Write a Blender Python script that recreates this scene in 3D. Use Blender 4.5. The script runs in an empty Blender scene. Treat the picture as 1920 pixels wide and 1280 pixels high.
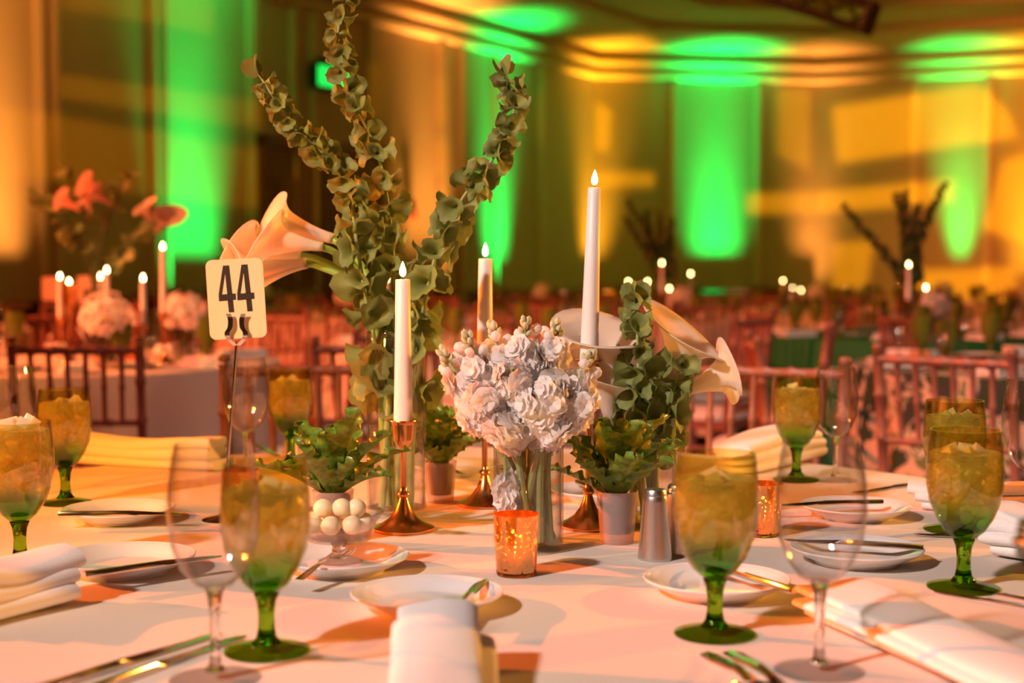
import bpy, bmesh, math, random
from mathutils import Vector, Matrix, Euler, Quaternion

PI = math.pi
random.seed(7)
SC = bpy.context.scene
COL = SC.collection

# ------------------------------------------------------------------ camera
CAMZ, TABZ, FPX = 1.11, 0.76, 2667.0
HORIZON = 505.0
PITCH = math.atan((640 - HORIZON) / FPX)
cam_d = bpy.data.cameras.new('camera')
cam_d.sensor_width = 36.0
cam_d.lens = 50.0
cam_d.clip_end = 200
cam = bpy.data.objects.new('camera', cam_d)
COL.objects.link(cam)
cam.location = (0, 0, CAMZ)
cam.rotation_euler = (PI / 2 - PITCH, 0, 0)
cam_d.dof.use_dof = True
cam_d.dof.focus_distance = 1.80
cam_d.dof.aperture_fstop = 3.6
SC.camera = cam

SC.view_settings.view_transform = 'Standard'
SC.view_settings.look = 'None'
SC.view_settings.gamma = 1.0
SC.view_settings.exposure = 0.0
SC.view_settings.use_curve_mapping = False
try:
    SC.cycles.use_denoising = True
    SC.cycles.max_bounces = 12
    SC.cycles.diffuse_bounces = 3
    SC.cycles.glossy_bounces = 4
    SC.cycles.transmission_bounces = 10
    SC.cycles.transparent_max_bounces = 24
    SC.cycles.sample_clamp_indirect = 4.0
    SC.cycles.caustics_refractive = True
    SC.cycles.blur_glossy = 0.5
except Exception:
    pass

# ------------------------------------------------------------------ world (dim warm ballroom ambience)
w = bpy.data.worlds.new('ballroom_ambience')
SC.world = w
w.use_nodes = True
w.node_tree.nodes['Background'].inputs[0].default_value = (1.0, 0.32, 0.10, 1)
w.node_tree.nodes['Background'].inputs[1].default_value = 0.034


def spot(name, loc, target, color, power, size_deg, blend=0.3, radius=0.05):
    d = bpy.data.lights.new(name, 'SPOT')
    d.color = color
    d.energy = power
    d.spot_size = math.radians(size_deg)
    d.spot_blend = blend
    d.shadow_soft_size = radius
    o = bpy.data.objects.new(name, d)
    COL.objects.link(o)
    o.location = loc
    o.rotation_euler = (Vector(target) - Vector(loc)).to_track_quat('-Z', 'Y').to_euler()
    return o


# stage wash fixtures on the rig, plus lamps added for a table and wall behind
spot('red_wash_spot', (-7.4, 3.9, 3.0), (-0.72, 1.92, 0.78), (1.0, 0.15, 0.012), 7200, 15, 1.0, 0.05)
spot('white_house_spot', (-3.2, -1.4, 3.9), (0.55, 1.80, 0.85), (1.0, 0.78, 0.71), 1300, 28, 1.0, 0.16)
spot('amber_side_spot', (5.2, 4.2, 2.2), (-0.05, 2.0, 1.10), (1.0, 0.38, 0.05), 1900, 24, 1.0, 0.08)
spot('amber_front_spot', (-3.4, -1.6, 3.1), (-0.65, 2.20, 0.95), (1.0, 0.40, 0.03), 1250, 19, 1.0, 0.12)
spot('added_amber_table_spot', (-4.6, 2.2, 3.6), (-1.65, 5.4, 1.0), (1.0, 0.34, 0.10), 1500, 28, 1.0, 0.15)  # unseen lamp added to warm the table and blooms behind the card
spot('room_red_spot', (-6.5, 5.0, 4.3), (1.6, 7.5, 0.6), (1.0, 0.14, 0.04), 3900, 80, 0.7, 0.2)
spot('room_white_spot', (0.5, 1.0, 4.4), (1.1, 5.0, 0.4), (1.0, 0.60, 0.45), 850, 60, 1.0, 0.25)
spot('added_right_wall_wash', (3.0, 6.0, 4.3), (9.5, 20.0, 1.5), (1.0, 0.22, 0.03), 5600, 44, 1.0, 0.2)  # unseen lamp added to lift the base tone of the right wall


# ------------------------------------------------------------------ pixel helpers (photo frame 1920 x 1280)
def ray(px, py):
    cx, cy = (px - 960) / FPX, (640 - py) / FPX
    s, c = math.sin(PITCH), math.cos(PITCH)
    return Vector((cx, cy * s + c, cy * c - s))


def T(px, py, z=TABZ):
    d = ray(px, py)
    k = (z - CAMZ) / d.z
    return Vector((d.x * k, d.y * k, z))


def AT(px, py, Y):
    d = ray(px, py)
    k = Y / d.y
    return Vector((d.x * k, Y, CAMZ + d.z * k))


# ------------------------------------------------------------------ mesh building
class MB:
    def __init__(self):
        self.v, self.f, self.m = [], [], []

    def add(self, verts, faces, mat=0):
        b = len(self.v)
        self.v += [tuple(p) for p in verts]
        self.f += [tuple(i + b for i in f) for f in faces]
        self.m += [mat] * len(faces)
        return self

    def lathe(self, prof, seg=32, mat=0, c=(0, 0, 0), fn=None):
        vs, fs, rings = [], [], []
        for r, z in prof:
            if abs(r) < 1e-7:
                rings.append([len(vs)])
                vs.append((c[0], c[1], c[2] + z))
            else:
                rings.append(list(range(len(vs), len(vs) + seg)))
                for k in range(seg):
                    a = 2 * PI * k / seg
                    rr = r * (fn(a, z, r) if fn else 1.0)
                    vs.append((c[0] + rr * math.cos(a), c[1] + rr * math.sin(a), c[2] + z))
        for A, B in zip(rings[:-1], rings[1:]):
            if len(A) == 1 and len(B) == 1:
                continue
            for k in range(seg):
                k2 = (k + 1) % seg
                if len(A) == 1:
                    fs.append((A[0], B[k2], B[k]))
                elif len(B) == 1:
                    fs.append((A[k], A[k2], B[0]))
                else:
                    fs.append((A[k], A[k2], B[k2], B[k]))
        return self.add(vs, fs, mat)

    def tube(self, pts, radii, seg=8, mat=0, cap=True):
        pts = [Vector(p) for p in pts]
        if not hasattr(radii, '__len__'):
            radii = [radii] * len(pts)
        vs, fs = [], []
        n = len(pts)
        prev = None
        for i, p in enumerate(pts):
            t = (pts[min(i + 1, n - 1)] - pts[max(i - 1, 0)]).normalized()
            if prev is None:
                u = t.orthogonal().normalized()
            else:
                u = (prev - t * prev.dot(t)).normalized()
            prev = u
            wv = t.cross(u)
            for k in range(seg):
                a = 2 * PI * k / seg
                vs.append(p + (u * math.cos(a) + wv * math.sin(a)) * radii[i])
        for i in range(n - 1):
            for k in range(seg):
                k2 = (k + 1) % seg
                fs.append((i * seg + k, i * seg + k2, (i + 1) * seg + k2, (i + 1) * seg + k))
        if cap:
            fs.append(tuple(reversed(range(seg))))
            fs.append(tuple((n - 1) * seg + k for k in range(seg)))
        return self.add(vs, fs, mat)

    def box(self, c, s, rot=None, mat=0):
        vs = []
        for x in (-.5, .5):
            for y in (-.5, .5):
                for z in (-.5, .5):
                    p = Vector((x * s[0], y * s[1], z * s[2]))
                    if rot:
                        p = rot @ p
                    vs.append(p + Vector(c))
        fs = [(0, 1, 3, 2), (4, 6, 7, 5), (0, 4, 5, 1), (2, 3, 7, 6), (0, 2, 6, 4), (1, 5, 7, 3)]
        return self.add(vs, fs, mat)

    def grid(self, rows, mat=0, closed=False):
        nr, nc = len(rows), len(rows[0])
        vs = [p for r in rows for p in r]
        fs = []
        for i in range(nr - 1):
            for j in range(nc if closed else nc - 1):
                j2 = (j + 1) % nc
                fs.append((i * nc + j, i * nc + j2, (i + 1) * nc + j2, (i + 1) * nc + j))
        return self.add(vs, fs, mat)

    def prism(self, outline, z0, z1, mat=0, holes=None):
        n = len(outline)
        vs = [(x, y, z0) for x, y in outline] + [(x, y, z1) for x, y in outline]
        fs = [tuple(reversed(range(n))), tuple(range(n, 2 * n))]
        fs += [(i, (i + 1) % n, n + (i + 1) % n, n + i) for i in range(n)]
        return self.add(vs, fs, mat)

    def mesh(self, name, mats, smooth=True, sharp=None):
        me = bpy.data.meshes.new(name)
        me.from_pydata(self.v, [], self.f)
        for m in (mats if isinstance(mats, (list, tuple)) else [mats]):
            me.materials.append(m)
        me.polygons.foreach_set('material_index', self.m)
        bm = bmesh.new()
        bm.from_mesh(me)
        bmesh.ops.recalc_face_normals(bm, faces=bm.faces)
        bm.to_mesh(me)
        bm.free()
        me.polygons.foreach_set('use_smooth', [smooth] * len(me.polygons))
        if smooth and sharp:
            me.set_sharp_from_angle(angle=math.radians(sharp))
        me.update()
        return me

    def build(self, name, mats, parent=None, smooth=True, sharp=40, solid=0, sub=0):
        o = bpy.data.objects.new(name, self.mesh(name, mats, smooth, sharp))
        COL.objects.link(o)
        if parent:
            o.parent = parent
        if solid:
            md = o.modifiers.new('thick', 'SOLIDIFY')
            md.thickness = solid
            md.offset = 0
        if sub:
            md = o.modifiers.new('sub', 'SUBSURF')
            md.levels = md.render_levels = sub
        return o


def put(name, mesh, parent=None, loc=(0, 0, 0), rot=None, scale=None):
    o = bpy.data.objects.new(name, mesh)
    COL.objects.link(o)
    o.parent = parent
    o.location = loc
    if rot is not None:
        o.rotation_mode = 'QUATERNION'
        o.rotation_quaternion = rot
    if scale is not None:
        o.scale = scale if hasattr(scale, '__len__') else (scale,) * 3
    return o


def tag(o, label, cat, group=None):
    o['label'] = label
    o['category'] = cat
    if group:
        o['group'] = group
    return o


def thing(name, label, cat, loc=(0, 0, 0), rotz=0, group=None):
    o = bpy.data.objects.new(name, None)
    o.empty_display_size = 0.05
    COL.objects.link(o)
    o.location = loc
    o.rotation_euler = (0, 0, rotz)
    return tag(o, label, cat, group)


def struct(o):
    o['kind'] = 'structure'
    return o


def copy_tree(o, parent=None):
    c = o.copy()
    COL.objects.link(c)
    c.parent = parent
    for ch in list(o.children):
        copy_tree(ch, c)
    return c


def zq(d, roll=0.0):
    return Vector(d).to_track_quat('Z', 'Y') @ Quaternion((0, 0, 1), roll)


def smooth_path(pts, n=6):
    pts = [Vector(p) for p in pts]
    P = [pts[0] * 2 - pts[1]] + pts + [pts[-1] * 2 - pts[-2]]
    out = []
    for i in range(1, len(P) - 2):
        for k in range(n):
            t = k / n
            a, b, c, d = P[i - 1], P[i], P[i + 1], P[i + 2]
            out.append(0.5 * ((2 * b) + (c - a) * t + (2 * a - 5 * b + 4 * c - d) * t * t + (3 * b - a - 3 * c + d) * t ** 3))
    out.append(pts[-1])
    return out


# ------------------------------------------------------------------ materials
def new_mat(name):
    m = bpy.data.materials.new(name)
    m.use_nodes = True
    nt = m.node_tree
    for n in list(nt.nodes):
        nt.nodes.remove(n)
    out = nt.nodes.new('ShaderNodeOutputMaterial')
    return m, nt, out


def N(nt, kind, **kw):
    n = nt.nodes.new('ShaderNode' + kind)
    for k, v in kw.items():
        if k in n.inputs:
            n.inputs[k].default_value = v
        else:
            setattr(n, k, v)
    return n


def c4(c):
    return (c[0], c[1], c[2], 1.0)


def pbr(name, col, rough=0.5, metal=0.0, col2=None, nscale=20.0, bump=0.0, bscale=None, spec=0.5, transl=0.0, sss=0.0, coat=0.0, detail=3.0):
    m, nt, out = new_mat(name)
    b = N(nt, 'BsdfPrincipled')
    b.inputs['Base Color'].default_value = c4(col)
    b.inputs['Roughness'].default_value = rough
    b.inputs['Metallic'].default_value = metal
    b.inputs['Specular IOR Level'].default_value = spec
    b.inputs['Coat Weight'].default_value = coat
    if sss:
        b.inputs['Subsurface Weight'].default_value = sss
        b.inputs['Subsurface Radius'].default_value = (0.01, 0.006, 0.004)
        b.inputs['Subsurface Scale'].default_value = 1.0
    tc = N(nt, 'TexCoord')
    last = b
    if col2 is not None:
        nz = N(nt, 'TexNoise')
        nz.inputs['Scale'].default_value = nscale
        nz.inputs['Detail'].default_value = detail
        nt.links.new(tc.outputs['Object'], nz.inputs['Vector'])
        mx = N(nt, 'Mix', data_type='RGBA')
        mx.inputs[6].default_value = c4(col)
        mx.inputs[7].default_value = c4(col2)
        rp = N(nt, 'ValToRGB')
        rp.color_ramp.elements[0].position = 0.38
        rp.color_ramp.elements[1].position = 0.62
        nt.links.new(nz.outputs['Fac'], rp.inputs['Fac'])
        nt.links.new(rp.outputs['Color'], mx.inputs[0])
        nt.links.new(mx.outputs[2], b.inputs['Base Color'])
    if bump:
        nb = N(nt, 'TexNoise')
        nb.inputs['Scale'].default_value = bscale or nscale
        nb.inputs['Detail'].default_value = 4.0
        nt.links.new(tc.outputs['Object'], nb.inputs['Vector'])
        bp = N(nt, 'Bump')
        bp.inputs['Strength'].default_value = bump
        bp.inputs['Distance'].default_value = 0.002
        nt.links.new(nb.outputs['Fac'], bp.inputs['Height'])
        nt.links.new(bp.outputs['Normal'], b.inputs['Normal'])
    if transl:
        tr = N(nt, 'BsdfTranslucent')
        tr.inputs['Color'].default_value = c4(col)
        if col2 is not None:
            nt.links.new(mx.outputs[2], tr.inputs['Color'])
        ms = N(nt, 'MixShader')
        ms.inputs[0].default_value = transl
        nt.links.new(b.outputs[0], ms.inputs[1])
        nt.links.new(tr.outputs[0], ms.inputs[2])
        last = ms
    nt.links.new(last.outputs[0], out.inputs['Surface'])
    return m


def thin_glass(name, tint=(0.97, 0.97, 0.97), blend=0.1, rough=0.02, tint2=None, z0=0, z1=1, gloss=1.0, dark=.62, top=.75):
    """thin walled glass: lets light straight through, mirrors at grazing angles"""
    m, nt, out = new_mat(name)
    tr = N(nt, 'BsdfTransparent')
    tr.inputs['Color'].default_value = c4(tint)
    if tint2:
        tc = N(nt, 'TexCoord')
        sx = N(nt, 'SeparateXYZ')
        nt.links.new(tc.outputs['Object'], sx.inputs[0])
        mr = N(nt, 'MapRange')
        mr.inputs[1].default_value = z0
        mr.inputs[2].default_value = z1
        nt.links.new(sx.outputs[2], mr.inputs[0])
        mx = N(nt, 'Mix', data_type='RGBA')
        mx.inputs[6].default_value = c4(tint2)
        mx.inputs[7].default_value = c4(tint)
        nt.links.new(mr.outputs[0], mx.inputs[0])
        nt.links.new(mx.outputs[2], tr.inputs['Color'])
    lwt = N(nt, 'LayerWeight')
    lwt.inputs['Blend'].default_value = 0.5
    pwt = N(nt, 'Math', operation='POWER')
    pwt.inputs[1].default_value = 3.0
    nt.links.new(lwt.outputs['Facing'], pwt.inputs[0])
    dk = N(nt, 'Mix', data_type='RGBA')
    dk.inputs[6].default_value = c4(tint)
    dk.inputs[7].default_value = (tint[0] * dark, tint[1] * dark, tint[2] * dark, 1)
    if tint2:
        nt.links.new(mx.outputs[2], dk.inputs[6])
    nt.links.new(pwt.outputs[0], dk.inputs[0])
    nt.links.new(dk.outputs[2], tr.inputs['Color'])
    gl = N(nt, 'BsdfGlossy')
    gl.inputs['Roughness'].default_value = rough
    gl.inputs['Color'].default_value = (gloss, gloss, gloss, 1)
    lw = N(nt, 'LayerWeight')
    lw.inputs['Blend'].default_value = 0.5
    pw = N(nt, 'Math', operation='POWER')
    pw.inputs[1].default_value = 4.0
    nt.links.new(lw.outputs['Facing'], pw.inputs[0])
    fr = N(nt, 'MapRange')
    fr.inputs[3].default_value = blend * 0.55
    fr.inputs[4].default_value = top
    nt.links.new(pw.outputs[0], fr.inputs[0])
    ms = N(nt, 'MixShader')
    nt.links.new(fr.outputs[0], ms.inputs[0])
    nt.links.new(tr.outputs[0], ms.inputs[1])
    nt.links.new(gl.outputs[0], ms.inputs[2])
    nt.links.new(ms.outputs[0], out.inputs['Surface'])
    return m


def solid_glass(name, col=(1, 1, 1), rough=0.0, ior=1.48):
    m, nt, out = new_mat(name)
    g = N(nt, 'BsdfGlass')
    g.inputs['Color'].default_value = c4(col)
    g.inputs['Roughness'].default_value = rough
    g.inputs['IOR'].default_value = ior
    nt.links.new(g.outputs[0], out.inputs['Surface'])
    return m


def emit(name, col, strength, sampled=False):
    m, nt, out = new_mat(name)
    e = N(nt, 'Emission')
    e.inputs['Color'].default_value = c4(col)
    e.inputs['Strength'].default_value = strength
    nt.links.new(e.outputs[0], out.inputs['Surface'])
    if not sampled:
        try:
            m.cycles.emission_sampling = 'NONE'
        except Exception:
            pass
    return m


def frosted_plastic():
    m, nt, out = new_mat('frosted_plastic')
    d = N(nt, 'BsdfPrincipled')
    d.inputs['Base Color'].default_value = (0.66, 0.56, 0.54, 1)
    d.inputs['Roughness'].default_value = 0.45
    t = N(nt, 'BsdfTransparent')
    t.inputs['Color'].default_value = (0.95, 0.9, 0.88, 1)
    ms = N(nt, 'MixShader')
    ms.inputs[0].default_value = 0.72
    nt.links.new(d.outputs[0], ms.inputs[1])
    nt.links.new(t.outputs[0], ms.inputs[2])
    nt.links.new(ms.outputs[0], out.inputs['Surface'])
    return m


M = {}
M['cloth'] = pbr('ivory_tablecloth', (0.74, 0.68, 0.60), 0.85, col2=(0.70, 0.64, 0.56), nscale=3.0, bump=0.25, bscale=900, spec=0.2)
M['napkin'] = pbr('white_napkin_linen', (0.86, 0.84, 0.82), 0.9, bump=0.3, bscale=700, spec=0.15)
M['china'] = pbr('white_china', (0.86, 0.85, 0.84), 0.12, spec=0.5, coat=0.3)
M['steel'] = pbr('polished_steel', (0.72, 0.70, 0.66), 0.13, 1.0)
M['brushed'] = pbr('brushed_steel', (0.66, 0.64, 0.62), 0.32, 1.0)
M['copper'] = pbr('antique_copper', (0.72, 0.36, 0.15), 0.27, 1.0, col2=(0.62, 0.29, 0.11), nscale=14, bump=0.1, bscale=60)
M['wax'] = pbr('white_wax', (0.88, 0.83, 0.80), 0.42, sss=0.25)
M['wick'] = pbr('black_wick', (0.01, 0.01, 0.01), 0.9)
M['flame'] = emit('candle_flame', (1.0, 0.80, 0.36), 22.0)
M['far_flame'] = emit('distant_candle_flame', (1.0, 0.72, 0.28), 30.0)
M['glass'] = thin_glass('clear_thin_glass', (0.97, 0.97, 0.97), 0.11)
M['stemglass'] = solid_glass('clear_solid_glass', (0.98, 0.98, 0.98))
M['vaseglass'] = thin_glass('clear_vase_glass', (0.95, 0.955, 0.95), 0.10)
M['water'] = thin_glass('clear_water', (0.97, 0.96, 0.92), 0.07)
M['goblet'] = thin_glass('green_bowl_glass', (0.90, 0.87, 0.52), 0.11, tint2=(0.30, 0.66, 0.07), z0=0.062, z1=0.100)
M['gobletfoot'] = thin_glass('green_foot_glass', (0.58, 0.72, 0.16), 0.10, dark=.9, top=.3)
M['footglass'] = thin_glass('clear_foot_glass', (0.99, 0.985, 0.98), 0.06, dark=.96, top=.14)
M['gobletstem'] = solid_glass('green_solid_glass', (0.46, 0.70, 0.14))
M['butter'] = pbr('pale_butter', (0.92, 0.80, 0.50), 0.45, sss=0.2, bump=0.2, bscale=120)
M['leaf'] = pbr('fern_leaf_green', (0.10, 0.24, 0.03), 0.30, col2=(0.18, 0.30, 0.035), nscale=30, transl=0.25)
M['bell'] = pbr('bell_calyx_green', (0.22, 0.30, 0.08), 0.5, col2=(0.31, 0.35, 0.11), nscale=25, transl=0.40, bump=0.2, bscale=80)
M['stem'] = pbr('pale_green_stem', (0.36, 0.42, 0.17), 0.5, col2=(0.30, 0.38, 0.12), nscale=40)
M['callastem'] = pbr('calla_green_stem', (0.24, 0.42, 0.07), 0.4)
M['spathe'] = pbr('calla_spathe_white', (0.90, 0.83, 0.74), 0.4, transl=0.5)
M['spadix'] = pbr('calla_spadix_yellow', (0.8, 0.45, 0.05), 0.6)
M['petal'] = pbr('white_stock_petal', (0.95, 0.92, 0.89), 0.6, transl=0.42)
M['bud'] = pbr('stock_bud_green', (0.50, 0.48, 0.22), 0.6, col2=(0.72, 0.66, 0.48), nscale=60)
M['frosted'] = frosted_plastic()
M['soil'] = pbr('dark_potting_soil', (0.03, 0.025, 0.02), 0.95, bump=0.8, bscale=150)
M['chair'] = pbr('mahogany_chair_paint', (0.31, 0.12, 0.085), 0.38, col2=(0.25, 0.09, 0.06), nscale=18)
M['cushion'] = pbr('ivory_cushion', (0.74, 0.70, 0.68), 0.85, bump=0.2, bscale=300)
M['card'] = pbr('ivory_number_card', (0.84, 0.66, 0.44), 0.6)
M['ink'] = pbr('dark_brown_ink', (0.018, 0.008, 0.006), 0.6)
M['black'] = pbr('matte_black_metal', (0.012, 0.011, 0.011), 0.5, 0.3)


def ice_material():
    m, nt, out = new_mat('iced_water')
    tc = N(nt, 'TexCoord')
    vo = N(nt, 'TexVoronoi')
    vo.inputs['Scale'].default_value = 55
    nz = N(nt, 'TexNoise')
    nz.inputs['Scale'].default_value = 42
    nz.inputs['Detail'].default_value = 3
    nz.inputs['Distortion'].default_value = 0.9
    nt.links.new(tc.outputs['Object'], vo.inputs['Vector'])
    nt.links.new(tc.outputs['Object'], nz.inputs['Vector'])
    ad = N(nt, 'Math', operation='ADD')
    nt.links.new(vo.outputs['Distance'], ad.inputs[0])
    nt.links.new(nz.outputs['Fac'], ad.inputs[1])
    bp = N(nt, 'Bump')
    bp.inputs['Strength'].default_value = 0.7
    bp.inputs['Distance'].default_value = 0.006
    nt.links.new(ad.outputs[0], bp.inputs['Height'])
    g = N(nt, 'BsdfGlass')
    g.inputs['IOR'].default_value = 1.16
    g.inputs['Roughness'].default_value = 0.12
    nt.links.new(bp.outputs[0], g.inputs['Normal'])
    t = N(nt, 'BsdfTranslucent')
    t.inputs['Color'].default_value = (0.86, 0.84, 0.76, 1)
    nt.links.new(bp.outputs[0], t.inputs['Normal'])
    d = N(nt, 'BsdfDiffuse')
    d.inputs['Color'].default_value = (0.86, 0.84, 0.76, 1)
    nt.links.new(bp.outputs[0], d.inputs['Normal'])
    a1 = N(nt, 'MixShader')
    a1.inputs[0].default_value = 0.4
    nt.links.new(t.outputs[0], a1.inputs[1])
    nt.links.new(d.outputs[0], a1.inputs[2])
    rp = N(nt, 'MapRange')
    rp.inputs[1].default_value = 0.35
    rp.inputs[2].default_value = 0.7
    rp.inputs[3].default_value = 0.20
    rp.inputs[4].default_value = 0.62
    nt.links.new(nz.outputs['Fac'], rp.inputs[0])
    a2 = N(nt, 'MixShader')
    nt.links.new(rp.outputs[0], a2.inputs[0])
    nt.links.new(g.outputs[0], a2.inputs[1])
    nt.links.new(a1.outputs[0], a2.inputs[2])
    sz = N(nt, 'SeparateXYZ')
    nt.links.new(tc.outputs['Object'], sz.inputs[0])
    hz = N(nt, 'MapRange')
    hz.inputs[1].default_value = 0.076
    hz.inputs[2].default_value = 0.104
    nt.links.new(sz.outputs[2], hz.inputs[0])
    clear = N(nt, 'BsdfTransparent')
    a3 = N(nt, 'MixShader')
    nt.links.new(hz.outputs[0], a3.inputs[0])
    nt.links.new(clear.outputs[0], a3.inputs[1])
    nt.links.new(a2.outputs[0], a3.inputs[2])
    nt.links.new(a3.outputs[0], out.inputs['Surface'])
    return m


M['ice'] = ice_material()
M['icecube'] = pbr('clear_ice', (0.86, 0.85, 0.78), 0.15, transl=0.6)


def mercury_material():
    m, nt, out = new_mat('mercury_glass')
    tc = N(nt, 'TexCoord')
    nz = N(nt, 'TexNoise')
    nz.inputs['Scale'].default_value = 260
    nz.inputs['Detail'].default_value = 3
    nt.links.new(tc.outputs['Object'], nz.inputs['Vector'])
    rp = N(nt, 'ValToRGB')
    rp.color_ramp.elements[0].position = 0.60
    rp.color_ramp.elements[1].position = 0.66
    nt.links.new(nz.outputs['Fac'], rp.inputs['Fac'])
    p = N(nt, 'BsdfPrincipled')
    p.inputs['Base Color'].default_value = (0.92, 0.50, 0.20, 1)
    p.inputs['Metallic'].default_value = 1.0
    p.inputs['Roughness'].default_value = 0.12
    tl = N(nt, 'BsdfTranslucent')
    tl.inputs['Color'].default_value = (1.0, 0.55, 0.15, 1)
    a = N(nt, 'MixShader')
    a.inputs[0].default_value = 0.28
    nt.links.new(p.outputs[0], a.inputs[1])
    nt.links.new(tl.outputs[0], a.inputs[2])
    tr = N(nt, 'BsdfTransparent')
    tr.inputs['Color'].default_value = (1.0, 0.75, 0.4, 1)
    b = N(nt, 'MixShader')
    nt.links.new(rp.outputs[0], b.inputs[0])
    nt.links.new(a.outputs[0], b.inputs[1])
    nt.links.new(tr.outputs[0], b.inputs[2])
    nt.links.new(b.outputs[0], out.inputs['Surface'])
    return m


M['mercury'] = mercury_material()


def floral_cloth():
    m, nt, out = new_mat('floral_print_cloth')
    b = N(nt, 'BsdfPrincipled')
    b.inputs['Roughness'].default_value = 0.85
    tc = N(nt, 'TexCoord')
    nz = N(nt, 'TexNoise')
    nz.inputs['Scale'].default_value = 9
    nz.inputs['Detail'].default_value = 4
    nz.inputs['Distortion'].default_value = 1.2
    nt.links.new(tc.outputs['Object'], nz.inputs['Vector'])
    rp = N(nt, 'ValToRGB')
    cr = rp.color_ramp
    cr.interpolation = 'CONSTANT'
    cr.elements[0].position = 0.0
    cr.elements[0].color = (0.015, 0.05, 0.02, 1)
    cr.elements[1].position = 0.43
    cr.elements[1].color = (0.03, 0.035, 0.05, 1)
    for pos, c in ((0.49, (0.34, 0.36, 0.28)), (0.53, (0.62, 0.46, 0.38)), (0.60, (0.12, 0.2, 0.08)), (0.66, (0.6, 0.6, 0.56))):
        e = cr.elements.new(pos)
        e.color = c4(c)
    nt.links.new(nz.outputs['Fac'], rp.inputs['Fac'])
    nt.links.new(rp.outputs['Color'], b.inputs['Base Color'])
    nt.links.new(b.outputs[0], out.inputs['Surface'])
    return m


M['floral'] = floral_cloth()
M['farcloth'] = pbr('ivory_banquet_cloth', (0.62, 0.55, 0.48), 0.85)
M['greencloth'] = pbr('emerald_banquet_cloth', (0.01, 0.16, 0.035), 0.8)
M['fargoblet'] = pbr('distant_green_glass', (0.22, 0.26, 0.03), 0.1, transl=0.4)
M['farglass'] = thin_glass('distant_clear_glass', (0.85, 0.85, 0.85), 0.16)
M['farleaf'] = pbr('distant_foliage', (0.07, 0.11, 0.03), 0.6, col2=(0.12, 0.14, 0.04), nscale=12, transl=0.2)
M['peachpetal'] = pbr('peach_petal', (0.85, 0.50, 0.36), 0.5, transl=0.3)
M['carpet'] = pbr('brown_patterned_carpet', (0.10, 0.035, 0.025), 0.95, col2=(0.16, 0.06, 0.035), nscale=3)
M['wall'] = pbr('beige_wall_paint', (0.58, 0.50, 0.40), 0.7, col2=(0.55, 0.47, 0.375), nscale=1.2)
M['trim'] = pbr('cream_trim_paint', (0.72, 0.62, 0.50), 0.5)
M['dado'] = pbr('dark_mahogany_panel', (0.06, 0.02, 0.012), 0.35, col2=(0.04, 0.012, 0.008), nscale=4)
M['doorwood'] = pbr('brown_door_wood', (0.17, 0.075, 0.04), 0.4, col2=(0.13, 0.055, 0.03), nscale=5)
M['exitgreen'] = emit('exit_sign_green', (0.02, 1.0, 0.10), 1.3)
M['alarm'] = pbr('red_alarm_plastic', (0.6, 0.03, 0.02), 0.4)
M['alarmlamp'] = emit('alarm_lamp', (1.0, 0.12, 0.02), 0.9)

# ------------------------------------------------------------------ the room
EDGE = [Vector((-11.6, 0.05)), Vector((1.2, 21.0)), Vector((4.6, 21.6)), Vector((19.0, 16.46))]


def offset_poly(d):
    out = []
    n = len(EDGE)
    nor = []
    for a, b in zip(EDGE[:-1], EDGE[1:]):
        t = (b - a).normalized()
        nor.append(Vector((t.y, -t.x)))          # towards the room
    for i, p in enumerate(EDGE):
        if i == 0:
            o = nor[0] * d
        elif i == n - 1:
            o = nor[-1] * d
        else:
            b = (nor[i - 1] + nor[i]).normalized()
            o = b * (d / b.dot(nor[i]))
        out.append(p + o)
    return out


def wall_pt(px, py, seg):
    """point on wall segment seg seen at a photo pixel, and the segment's inward normal"""
    a, b = EDGE[seg], EDGE[seg + 1]
    t = (b - a).normalized()
    nv = Vector((t.y, -t.x))
    d = ray(px, py)
    k = a.dot(nv) / (d.x * nv.x + d.y * nv.y)
    return Vector((d.x * k, d.y * k, CAMZ + d.z * k)), Vector((nv.x, nv.y, 0)), Vector((t.x, t.y, 0))


mb = MB()
mb.add([(-16, -4, 0), (22, -4, 0), (22, 26, 0), (-16, 26, 0)], [(0, 1, 2, 3)])
struct(mb.build('floor', M['carpet'], smooth=False))
names = ['wall_left', 'wall_back', 'wall_right']
for i, nm in enumerate(names):
    a, b = EDGE[i], EDGE[i + 1]
    t = (b - a).normalized()
    nv = Vector((t.y, -t.x))
    mb = MB()
    c = [a, b, b - nv * 0.15, a - nv * 0.15]
    mb.add([(p.x, p.y, 0) for p in c] + [(p.x, p.y, 4.5) for p in c],
           [(0, 1, 5, 4), (1, 2, 6, 5), (2, 3, 7, 6), (3, 0, 4, 7), (4, 5, 6, 7), (0, 3, 2, 1)])
    struct(mb.build(nm, M['wall'], smooth=False))


def sweep(name, prof, mat, smooth=False, lo=0, hi=9):
    rows = []
    for d, z in prof:
        rows.append([(p.x, p.y, z) for p in offset_poly(d)[lo:hi]])
    mb = MB()
    mb.grid(rows)
    return struct(mb.build(name, mat, smooth=smooth))


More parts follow.
